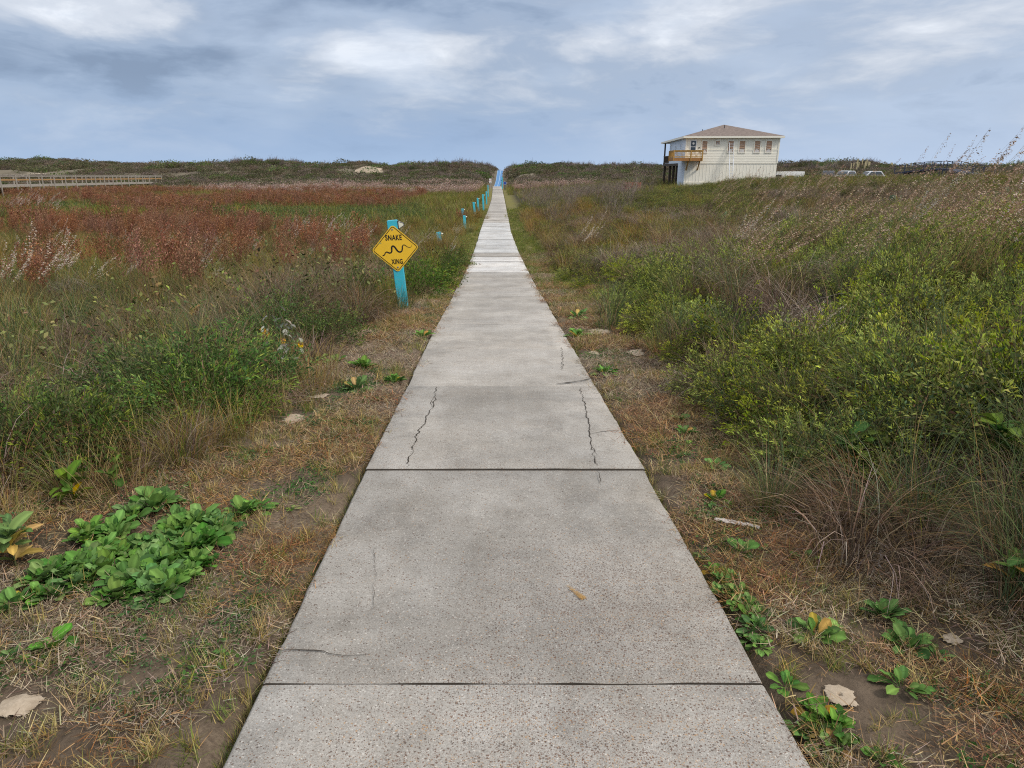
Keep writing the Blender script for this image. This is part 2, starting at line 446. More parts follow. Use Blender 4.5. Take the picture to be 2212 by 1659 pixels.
# ------------------------------------------------------------------ concrete path
def build_path():
    joints = [-4.8, -3.2, -1.6, 0.05, 1.69, 3.385, 5.22, 6.72, 8.33, 9.9, 11.35]
    while joints[-1] < 122.5: joints.append(min(joints[-1] + 1.62, 123.4))
    V, Q, C, MI = [], [], [], []; n0 = 0
    r = np.random.default_rng(3)
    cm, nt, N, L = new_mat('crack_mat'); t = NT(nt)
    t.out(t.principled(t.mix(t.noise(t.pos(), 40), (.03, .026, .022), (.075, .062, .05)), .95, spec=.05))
    for k in range(len(joints) - 1):
        a, b = joints[k], joints[k + 1]
        big = a in (1.69, 3.385) or b in (1.69, 3.385)
        ga = .0026 if a in (1.69, 3.385) else (.0045 if a > 5 else .003)
        gb = .0026 if b in (1.69, 3.385) else (.0045 if b > 5 else .003)
        tone = 1.06 + .05 * r.normal()
        tint = np.array([1, 1, 1.])
        mid = (a + b) / 2
        if mid < 3.3: tone *= .88
        elif mid < 5.2: tone *= .98
        elif mid < 17: tone *= 1.08 if mid > 6 else 1.04
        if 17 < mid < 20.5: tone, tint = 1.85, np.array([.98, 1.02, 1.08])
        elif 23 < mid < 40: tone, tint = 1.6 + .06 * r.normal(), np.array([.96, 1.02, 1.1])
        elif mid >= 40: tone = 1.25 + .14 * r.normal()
        dz = .004 * r.normal(); dx = .004 * r.normal() if mid > 5 else 0; tl = .003 * r.normal()
        nx, ny = 14, 24 if mid < 12 else 6
        us = np.linspace(-.75, .75, nx); ys = np.linspace(a + ga, b - gb, ny)
        us[1], us[-2] = us[0] + .008, us[-1] - .008; ys[1], ys[-2] = ys[0] + .004, ys[-1] - .004
        U, Y = np.meshgrid(us, ys)
        U = U.copy(); Y = Y.copy()
        # worn, slightly ragged edges and joints
        U[:, 0] += (vnoise(ys * 4, ys * 0, 5) - .5) * .010 + (vnoise(ys * 23, ys * 0, 6) - .5) * .007
        U[:, -1] += (vnoise(ys * 4, ys * 0 + 4, 7) - .5) * .010 + (vnoise(ys * 23, ys * 0, 8) - .5) * .007
        Y[0] += (vnoise(us * 14, us * 0 + k, 9) - .5) * .009; Y[-1] += (vnoise(us * 14, us * 0 + k, 11) - .5) * .009
        X = U + cx(Y) + dx
        Z = hp(Y) + EYE + dz + tl * (Y - mid) / .8
        top = np.stack([X, Y, Z], -1)
        # rounded arris: drop the rim a little
        top[0, :, 2] -= .0015; top[-1, :, 2] -= .0015; top[:, 0, 2] -= .004; top[:, -1, 2] -= .004
        i = np.arange(ny - 1)[:, None] * nx + np.arange(nx - 1)[None]
        q = np.stack([i, i + 1, i + nx + 1, i + nx], -1).reshape(-1, 4)
        ring = np.concatenate([np.arange(nx), nx * np.arange(1, ny) + nx - 1, nx * (ny - 1) + np.arange(nx - 2, -1, -1), nx * np.arange(ny - 2, 0, -1)])
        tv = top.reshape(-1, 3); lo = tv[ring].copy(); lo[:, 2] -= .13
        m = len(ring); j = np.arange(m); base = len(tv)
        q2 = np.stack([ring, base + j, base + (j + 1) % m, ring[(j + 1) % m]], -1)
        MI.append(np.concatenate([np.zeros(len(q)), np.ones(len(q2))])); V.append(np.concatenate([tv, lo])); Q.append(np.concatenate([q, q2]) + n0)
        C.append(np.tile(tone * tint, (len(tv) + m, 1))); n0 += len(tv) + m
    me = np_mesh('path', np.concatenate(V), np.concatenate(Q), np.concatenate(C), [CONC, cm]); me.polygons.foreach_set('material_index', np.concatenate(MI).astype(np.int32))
    o = bpy.data.objects.new('path', me); link(o)
    tag(o, 'long straight grey concrete footpath of weathered slabs', kind='structure')

    # cracks, chips and the rust streak in the slabs
    vb = VB()
    def crack(pts, w, jit, z=.0012):
        P = np.array([ground_hit(a, b, True)[:2] for a, b in pts])
        seg = np.linalg.norm(np.diff(P, axis=0), axis=1); s = np.concatenate([[0], np.cumsum(seg)])
        ss = np.arange(0, s[-1], .012)
        x = np.interp(ss, s, P[:, 0]); y = np.interp(ss, s, P[:, 1])
        o1 = (vnoise(ss * 60, ss * 0, int(w * 1e5)) - .5) * jit * .35 + (vnoise(ss * 22, ss * 0 + 2, int(w * 1e5)) - .5) * jit * .7
        x = x + o1; y = y + o1 * .5
        ww = w * (.35 + 1.3 * vnoise(ss * 17, ss * 0 + 5, 3)) * np.minimum(1, np.minimum(ss, s[-1] - ss) / .08 + .15)
        pts3 = np.stack([x, y, hp(y) + EYE + z + .004], -1)[None]
        tdir = np.array([P[-1, 0] - P[0, 0], P[-1, 1] - P[0, 1], 0]); tdir /= np.linalg.norm(tdir)
        side = np.array([[tdir[1], -tdir[0], 0]])
        vb.strips(pts3, ww[None], side, np.ones((1, 3)) * .05)
    crack([(941, 836), (938, 868), (928, 890), (918, 915), (905, 932), (893, 965), (879, 1012)], .005, .03)
    crack([(1253, 838), (1262, 870), (1270, 905), (1275, 955), (1283, 985), (1289, 1009)], .0045, .03)
    crack([(1290, 1018), (1294, 1035), (1299, 1050)], .0035, .02)
    crack([(595, 1408), (640, 1406), (700, 1410), (740, 1420), (800, 1416)], .004, .012)
    crack([(1277, 938), (1300, 934), (1340, 930)], .004, .012)
    crack([(1200, 831), (1240, 826), (1262, 822), (1281, 817)], .016, .02)
    crack([(934, 880), (929, 872), (938, 858)], .003, .01); crack([(1290, 985), (1284, 972), (1276, 962)], .002, .01)
    crack([(803, 1330), (808, 1270), (811, 1180)], .0014, .02)
    crack([(1212, 750), (1216, 775), (1214, 800)], .004, .03)
    crack([(1640, 1474), (1620, 1477), (1612, 1468)], .006, .01)
    o = bpy.data.objects.new('path_cracks', np_mesh('path_cracks', np.concatenate(vb.v), np.concatenate(vb.q), None, [cm])); link(o)
    tag(o, 'dark jagged cracks across the concrete path', kind='structure')

    sm, nt, N, L = new_mat('rust_mat'); t = NT(nt)
    n = t.noise(t.pos(), 260, 4, .8)
    c = t.mix(t.rng(n, .35, .65), (.22, .10, .02), (.42, .26, .09))
    br = t.n('ShaderNodeBsdfTransparent'); mx = t.n('ShaderNodeMixShader')
    a = t.n('ShaderNodeAttribute', attribute_name='Col').outputs['Color']
    se = t.n('ShaderNodeSeparateColor'); L.new(a, se.inputs[0])
    fac = t.math('GREATER_THAN', t.math('ADD', se.outputs[0], t.math('MULTIPLY', t.math('SUBTRACT', n, .5), 4.5)), .62)
    L.new(fac, mx.inputs[0]); L.new(br.outputs[0], mx.inputs[1]); L.new(t.principled(c, .9), mx.inputs[2]); t.out(mx.outputs[0])
    A, B = ground_hit(1224, 1266, True), ground_hit(1264, 1297, True)
    tt = np.linspace(0, 1, 24); P = A[None] * (1 - tt[:, None]) + B[None] * tt[:, None]
    dd = (B - A)[:2] / np.linalg.norm((B - A)[:2]); sd = np.array([-dd[1], dd[0]])
    us = np.linspace(-1, 1, 9); w = .010 + .006 * tt
    V = np.zeros((24, 9, 3)); Cc = np.zeros((24, 9, 3))
    for j, u in enumerate(us):
        V[:, j, :2] = P[:, :2] + sd * (u * w)[:, None]; V[:, j, 2] = hp(V[:, j, 1]) + EYE + .004
        Cc[:, j] = ((.35 + .65 * tt) * (1 - .55 * abs(u) ** 2) * np.minimum(1, (1 - tt) * 8 + .3))[:, None]
    i = np.arange(23)[:, None] * 9 + np.arange(8)[None]
    o = bpy.data.objects.new('path_stain', np_mesh('path_stain', V, np.stack([i, i + 1, i + 10, i + 9], -1), Cc, [sm])); link(o)
    tag(o, 'orange rust streak on the concrete path', kind='structure')
build_path()

# ------------------------------------------------------------------ solid mesh builder
class MB:
    def __init__(s): s.bm = bmesh.new()
    def box(s, a, b, rot=None, piv=None):
        a, b = Vector(a), Vector(b)
        g = bmesh.ops.create_cube(s.bm, size=1)
        M = Matrix.Translation((a + b) / 2) @ Matrix.Diagonal((*(b - a), 1))
        bmesh.ops.transform(s.bm, matrix=M, verts=g['verts'])
        if rot is not None:
            bmesh.ops.rotate(s.bm, cent=Vector(piv if piv is not None else (a + b) / 2), matrix=rot, verts=g['verts'])
        return s
    def bar(s, p, q, w, h=None, up=(0, 0, 1)):
        p, q = Vector(p), Vector(q); h = h or w
        d = q - p; ln = d.length; d.normalize()
        x = d.cross(Vector(up))
        if x.length < 1e-4: x = d.cross(Vector((0, 1, 0)))
        x.normalize(); y = x.cross(d)
        M = Matrix((x, y, d)).transposed().to_4x4(); M.translation = (p + q) / 2
        g = bmesh.ops.create_cube(s.bm, size=1)
        bmesh.ops.transform(s.bm, matrix=M @ Matrix.Diagonal((w, h, ln, 1)), verts=g['verts'])
        return s
    def cyl(s, p, q, r1, r2=None, seg=12):
        p, q = Vector(p), Vector(q); d = q - p
        g = bmesh.ops.create_cone(s.bm, cap_ends=True, segments=seg, radius1=r1, radius2=r1 if r2 is None else r2, depth=d.length)
        M = d.to_track_quat('Z', 'Y').to_matrix().to_4x4(); M.translation = (p + q) / 2
        bmesh.ops.transform(s.bm, matrix=M, verts=g['verts'])
        return s
    def poly(s, pts, thick=None, axis=(0, 1, 0)):
        vs = [s.bm.verts.new(p) for p in pts]
        f = s.bm.faces.new(vs)
        if thick:
            r = bmesh.ops.extrude_face_region(s.bm, geom=[f])
            bmesh.ops.translate(s.bm, vec=Vector(axis) * thick, verts=[g for g in r['geom'] if isinstance(g, bmesh.types.BMVert)])
        return s
    def faces(s, verts, faces):
        vs = [s.bm.verts.new(p) for p in verts]
        for f in faces: s.bm.faces.new([vs[i] for i in f])
        return s
    def build(s, name, mat, parent=None, bevel=0, loc=None, smooth=False):
        if bevel:
            bmesh.ops.bevel(s.bm, geom=[e for e in s.bm.edges if len(e.link_faces) == 2 and e.calc_face_angle(0) > .6], offset=bevel, segments=2, affect='EDGES', clamp_overlap=True)
        bmesh.ops.recalc_face_normals(s.bm, faces=s.bm.faces)
        me = bpy.data.meshes.new(name); s.bm.to_mesh(me); s.bm.free()
        if smooth: me.polygons.foreach_set('use_smooth', [True] * len(me.polygons))
        me.materials.append(mat)
        o = bpy.data.objects.new(name, me); link(o, parent)
        if loc is not None: o.location = loc
        return o

# ------------------------------------------------------------------ paints
CYAN = paint('cyan_paint', (.045, .45, .57), .5, .1, 5, (.25, .3, .28), .3)
CREAM = paint('cream_paint', (.90, .85, .72), .6, .02, .6, (.74, .66, .54), .05, .005)
WHITE = paint('white_paint', (.78, .78, .76), .5, .04, 3, (.5, .48, .44), .2)
YELLOW = paint('yellow_paint', (.84, .51, .03), .38, .05, 4, (.5, .33, .06), .15, .02, .5)
BLACK = paint('black_paint', (.012, .011, .011), .5, .1, 5, (.05, .05, .05), .1)
DARK = paint('dark_metal', (.05, .05, .055), .5, .2)
STEEL = paint('steel', (.45, .43, .40), .4, .2, 20, (.2, .12, .06), .4, .1, .5, .8)
ALU = paint('aluminium', (.72, .73, .74), .35, .05, 4, (.4, .4, .4), .1, .02, .5, .3)
GLASS = paint('window_glass', (.03, .045, .06), .08, .1, 1, (.1, .1, .1), .05, 0, .6)
LENS = paint('lamp_lens', (.62, .60, .48), .25, .08)
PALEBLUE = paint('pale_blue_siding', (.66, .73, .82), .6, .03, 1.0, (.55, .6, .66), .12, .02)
ROOF = paint('roof_shingle', (.20, .16, .14), .9, .3, 3.5, (.13, .10, .085), .5, .6, .1)
PINE = wood('new_pine', (.50, .29, .085))
PINE2 = wood('new_pine_beam', (.42, .20, .07))
GREYWOOD = wood('weathered_wood', (.36, .32, .27))
TANWOOD = wood('tan_wood', (.42, .24, .10))
PILE = wood('piling_wood', (.09, .068, .05))
YPILE = wood('piling_new_wood', (.52, .44, .25))
BLUEWOOD = wood('blue_grey_wood', (.055, .065, .10))
PLY = wood('plywood', (.46, .29, .19), .3, (14, 1, 14))
FILM = paint('torn_film', (.66, .62, .58), .4, .15, 8)
MATBLUE = paint('mat_blue', (.085, .22, .44), .8, .15, 2, (.3, .32, .34), .3)
MATLINE = paint('mat_seam', (.33, .46, .60), .8, .1)
SIGNBLUE = paint('blue_sign', (.03, .07, .32), .5)
RED = paint('red_paint', (.55, .05, .03), .5)
BROWN = paint('door_brown', (.30, .16, .06), .6)
RUBBER = paint('rubber', (.02, .02, .02), .8)
CARDARK = paint('car_dark', (.03, .035, .045), .3, .05, 2, (.1, .1, .1), .1, 0, .6)
CARWHITE = paint('car_silver', (.62, .63, .64), .3, .03, 2, (.5, .5, .5), .1, 0, .6)
SANDM, _nt, _N, _L = new_mat('sand_mat'); _t = NT(_nt)
_n = _t.noise(_t.pos(), 60, 6, .75); _n2 = _t.noise(_t.pos(), 9, 4)
_c = _t.mix(_t.rng(_n, .3, .7), _t.mix(_n2, (.26, .205, .145), (.40, .32, .235)), (.47, .385, .29))
_c = _t.mix(_t.math('MULTIPLY', _t.rng(_n2, .55, .68), .5), _c, (.2, .15, .1))
_sh = _t.principled(_c, .95, _t.bump(_t.math('ADD', _n, _n2), .5, .008), .1)
_a = _t.n('ShaderNodeAttribute', attribute_name='rim').outputs['Fac']
_k = _t.math('GREATER_THAN', _t.math('ADD', _t.math('MULTIPLY', _t.noise(_t.pos(), 48, 5, .8), .9), _t.math('MULTIPLY', _n2, .7)), _t.rng(_a, .45, 1.0, .35, 1.12))
_mx = _t.n('ShaderNodeMixShader'); _tr = _t.n('ShaderNodeBsdfTransparent')
_L.new(_k, _mx.inputs[0]); _L.new(_tr.outputs[0], _mx.inputs[1]); _L.new(_sh, _mx.inputs[2]); _t.out(_mx.outputs[0])

# ------------------------------------------------------------------ snake sign
def rdiamond(hd, r, n=6):
    """outline of a square standing on its corner, corners rounded"""
    pts = []
    rr = r * math.sqrt(2) - r
    for k, (cx_, cz_) in enumerate(((1, 0), (0, 1), (-1, 0), (0, -1))):
        c = Vector((cx_, 0, cz_)) * (hd - r * math.sqrt(2))
        a0 = k * math.pi / 2 - math.pi / 4
        for j in range(n + 1):
            a = a0 + math.pi / 2 * j / n
            pts.append(c + Vector((math.cos(a), 0, math.sin(a))) * r)
    return pts

def text_part(body, w, h, loc, mat, parent, name='lettering'):
    cu = bpy.data.curves.new(name, 'FONT'); cu.body = body; cu.size = 1; cu.offset = .024; cu.extrude = .01; cu.space_character = 1.12
    ob = bpy.data.objects.new('tmp_text', cu); COL.objects.link(ob)
    bpy.context.view_layer.update()
    me = bpy.data.meshes.new_from_object(ob)
    bpy.data.objects.remove(ob)
    v = np.empty(len(me.vertices) * 3, np.float32); me.vertices.foreach_get('co', v); v = v.reshape(-1, 3)
    mn, mx = v.min(0), v.max(0)
    u = (v - (mn + mx) / 2) / (mx - mn)
    v2 = np.stack([u[:, 0] * w, -u[:, 2] * .0016, u[:, 1] * h], -1).astype(np.float32)
    me.vertices.foreach_set('co', v2.ravel()); me.update()
    me.materials.clear(); me.materials.append(mat)
    o = bpy.data.objects.new(name, me); link(o, parent); o.location = loc; o.rotation_euler = (0, R(2.6), 0)
    return o

def snake_sign():
    B = ground_hit(872, 667)
    By = B[1]
    top = at(855, 475, By)[2] - B[2]
    cz = at(861, 538.5, By)[2] - B[2] + .02
    hd = 51 * (By * .985) / F
    root = empty('warning_sign', B, (0, -R(4.6), R(4)))
    tag(root, 'yellow diamond snake crossing sign on a leaning turquoise post', 'sign')
    w = .071
    MB().box((-w, -w, -.35), (w, w, top)).build('post', CYAN, root, .006)
    y0 = -w - .006
    pl = MB().poly([p + Vector((0, y0, cz)) for p in rdiamond(hd, .045)], .003, (0, -1, 0)).build('sign_panel', YELLOW, root)
    # black border line
    a, b = rdiamond(hd - .018, .034), rdiamond(hd - .031, .024)
    n = len(a); V = [p + Vector((0, y0 - .0045, cz)) for p in a + b]
    MB().faces(V, [(i, (i + 1) % n, n + (i + 1) % n, n + i) for i in range(n)]).build('border_line', BLACK, pl)
    s = hd / 335.0
    ca, sa = math.cos(R(4.6)), math.sin(R(4.6))
    def loc(zx, zy):
        x, z = (zx - 571) * s, -(zy - 645) * s
        return x * ca + z * sa, z * ca - x * sa
    tx = loc(555, 490); text_part('SNAKE', 228 * s, 76 * s, (tx[0], y0 - .0048, cz + tx[1]), BLACK, pl)
    tx = loc(588, 824); text_part('XING', 158 * s, 72 * s, (tx[0], y0 - .0048, cz + tx[1]), BLACK, pl)
    pts = [(385, 745), (398, 738), (418, 728), (428, 705), (448, 690), (470, 697), (495, 705), (518, 688), (522, 655), (522, 628), (533, 610), (552, 611), (572, 632), (592, 662), (612, 684), (640, 690), (662, 676), (670, 645), (672, 615), (684, 596), (703, 594), (728, 610), (752, 625), (778, 628), (796, 616), (806, 598), (811, 583)]
    wd = [2, 16, 13, 14, 16, 18, 18, 20, 21, 22, 22, 22, 22, 22, 21, 20, 18, 17, 15, 13, 11, 9, 7, 6, 5, 3.5, 1.5]
    t = np.arange(len(pts)); tt = np.linspace(0, len(pts) - 1, 130)
    P = np.array(pts, float); W = np.interp(tt, t, wd)
    def cat(p):
        out = []
        for u in tt:
            i = min(int(u), len(p) - 2); f = u - i
            p0, p1, p2, p3 = p[max(i - 1, 0)], p[i], p[i + 1], p[min(i + 2, len(p) - 1)]
            out.append(.5 * (2 * p1 + (p2 - p0) * f + (2 * p0 - 5 * p1 + 4 * p2 - p3) * f * f + (3 * p1 - p0 - 3 * p2 + p3) * f ** 3))
        return np.array(out)
    C = cat(P); T = np.gradient(C, axis=0); T /= np.linalg.norm(T, axis=1, keepdims=True); Nn = np.stack([-T[:, 1], T[:, 0]], 1)
    Lp = [loc(*(c + n_ * w_ / 2)) for c, n_, w_ in zip(C, Nn, W)]; Rp = [loc(*(c - n_ * w_ / 2)) for c, n_, w_ in zip(C, Nn, W)]
    m = len(C); V = [Vector((x, y0 - .0048, cz + z)) for x, z in Lp + Rp]
    MB().faces(V, [(i, i + 1, m + i + 1, m + i) for i in range(m - 1)]).build('snake_emblem', BLACK, pl)
    for zx, zy in ((543, 379), (596, 904)):
        x, z = loc(zx, zy)
        q = MB().cyl((x, y0 - .002, cz + z), (x, y0 - .007, cz + z), .013)
        q.cyl((x, y0 - .007, cz + z), (x, y0 - .014, cz + z), .007, seg=6).build('bolt', STEEL, pl)
    lamp = MB().box((w, -.055, top - .125), (w + .012, .055, top - .015)).build('lamp', DARK, root)
    x0, x1, zc = w + .013, w + .085, top - .07
    V = [(x0, -.05, zc - .05), (x0, .05, zc - .05), (x0, .05, zc + .05), (x0, -.05, zc + .05), (x1, -.02, zc - .012), (x1, .02, zc - .012), (x1, .02, zc + .016), (x1, -.02, zc + .016)]
    MB().faces(V, [(3, 2, 1, 0), (4, 5, 6, 7), (0, 1, 5, 4), (1, 2, 6, 5), (2, 3, 7, 6), (3, 0, 4, 7)]).build('lens', LENS, lamp)
    fr = MB()
    for i, j in ((0, 4), (1, 5), (2, 6), (3, 7), (4, 5), (5, 6), (6, 7), (7, 4), (0, 1), (1, 2), (2, 3), (3, 0)): fr.bar(V[i], V[j], .006)
    fr.build('lamp_frame', DARK, lamp)
    return B
SIGN_B = snake_sign()

# ------------------------------------------------------------------ low turquoise light posts
def light_post(px, y, top_py, lean, label, r=.07, lamp=True):
    X = at(px, top_py, y)
    gz = float(GZ(X[0], y)); h = max(.35, X[2] - gz)
    root = empty('light_post', (X[0] + math.sin(R(lean)) * h, y, gz), (0, -R(lean), R(5)))
    tag(root, label, 'light post', 'turquoise light posts along the left side of the path')
    MB().box((-r, -r, -.3), (r, r, h)).build('post', CYAN, root, .006)
    if lamp:
        l = MB().box((r, -.05, h - .13), (r + .012, .05, h - .02)).build('lamp', DARK, root)
        MB().cyl((r + .013, 0, h - .075), (r + .08, 0, h - .075), .05, .02, 4).build('lens', LENS, l)
light_post(947, 23.0, 501, 6, 'short turquoise light post half buried in grass just beyond the yellow sign')
light_post(1002.5, 36, 465.5, 4, 'turquoise light post beside tawny grass, second beyond the yellow sign')
light_post(999, 42, 450.5, 5, 'turquoise light post stub almost hidden behind a red grass plume')
light_post(1023, 46, 436.5, 5, 'leaning turquoise light post with a dark shrub at its right foot')
light_post(1031.5, 55, 427.5, 4, 'small turquoise light post standing back behind the taller two')
light_post(1043, 57, 419.6, 2, 'tall slim turquoise light post on bright green verge grass')
light_post(1050.5, 69, 413.5, 1, 'farthest bright turquoise light post before the pink grass', .065)
light_post(1054, 88, 400, 1, 'faded pale light post in front of the red and white notice', .06, False)

def far_signs():
    y = 104.0
    X = at(1059, 386, y); gz = float(GZ(X[0], y)); h = X[2] - gz
    r = empty('notice_sign', (X[0], y, gz)); tag(r, 'small white notice with red emblem beside the far end of the path', 'sign')
    MB().box((-.04, -.04, -.3), (.04, .04, h - .1)).build('post', GREYWOOD, r)
    p = MB().box((-.16, -.075, h - .62), (.16, -.055, h)).build('sign_panel', WHITE, r)
    q = MB(); n = 20
    V = [(a * math.cos(2 * math.pi * i / n), -.079, h - .25 + a * math.sin(2 * math.pi * i / n)) for a in (.12, .085) for i in range(n)]
    q.faces(V, [(i, (i + 1) % n, n + (i + 1) % n, n + i) for i in range(n)]).bar((-.07, -.081, h - .18), (.07, -.081, h - .32), .03, .004)
    q.build('emblem', RED, p)
    q = MB(); q.box((-.1, -.08, h - .52), (.1, -.077, h - .49)); q.box((-.1, -.08, h - .57), (.06, -.077, h - .545)); q.build('lettering_lines', BLACK, p)
    y = 112.0
    X = at(1084.8, 383, y); gz = float(GZ(X[0], y)); h = X[2] - gz
    r = empty('marker_post', (X[0], y, gz)); tag(r, 'tall turquoise marker post at the foot of the blue beach mat', 'post')
    MB().box((-.085, -.085, -.3), (.085, .085, h)).build('post', CYAN, r, .006)
    MB().cyl((-.2, 0, h - .45), (-.085, 0, h - .45), .06, seg=8).build('lamp', DARK, r)
    y = 106.0
    X = at(1090.5, 391.5, y); gz = float(GZ(X[0], y)); h = X[2] - gz
    r = empty('bin_sign', (X[0], y, gz)); tag(r, 'blue hexagonal sign on a short dark post right of the path end', 'sign')
    MB().box((-.07, -.05, -.3), (.07, .05, h - .3)).build('post', DARK, r)
    pts = [Vector((.27 * math.sin(math.pi / 3 * i), -.06, h - .27 + .27 * math.cos(math.pi / 3 * i))) for i in range(6)]
    p = MB().poly(pts, .02, (0, -1, 0)).build('sign_panel', paint('pale_blue', (.30, .36, .55), .5), r)
    pts = [Vector((.21 * math.sin(math.pi / 3 * i), -.083, h - .27 + .21 * math.cos(math.pi / 3 * i))) for i in range(6)]
    MB().poly(pts, .004, (0, -1, 0)).build('emblem', SIGNBLUE, p)
far_signs()

def beach_mat():
    ys = np.linspace(146, 187.5, 70)
    wv = np.interp(ys, [146, 187], [1.2, 1.5])
    def strip(u0, u1, z):
        V, Fc = [], []
        for y, w in zip(ys, wv):
            for u in (u0, u1):
                V.append((cx(y) + u * w / 2, y, hp(y) + EYE + z + .012 * math.sin(y * 2.1)))
        for i in range(len(ys) - 1): Fc.append((2 * i, 2 * i + 1, 2 * i + 3, 2 * i + 2))
        return V, Fc
    V, Fc = strip(-1, 1, .05); n = len(V)
    V2 = V + [(a, b, c - .12) for a, b, c in V]
    F2 = Fc + [(2 * i, 2 * i + 2, n + 2 * i + 2, n + 2 * i) for i in range(len(ys) - 1)] + [(2 * i + 1, n + 2 * i + 1, n + 2 * i + 3, 2 * i + 3) for i in range(len(ys) - 1)] + [(0, n, n + 1, 1)]
    o = MB().faces(V2, F2).build('beach_mat', MATBLUE)
    tag(o, 'blue roll-out beach access mat climbing through the dune gap', 'beach mat')
    V, Fc = strip(.08, .24, .056); MB().faces(V, Fc).build('seam', MATLINE, o)
    V, Fc = strip(-.98, -.86, .056); MB().faces(V, Fc).build('edge_strip', MATLINE, o)
beach_mat()

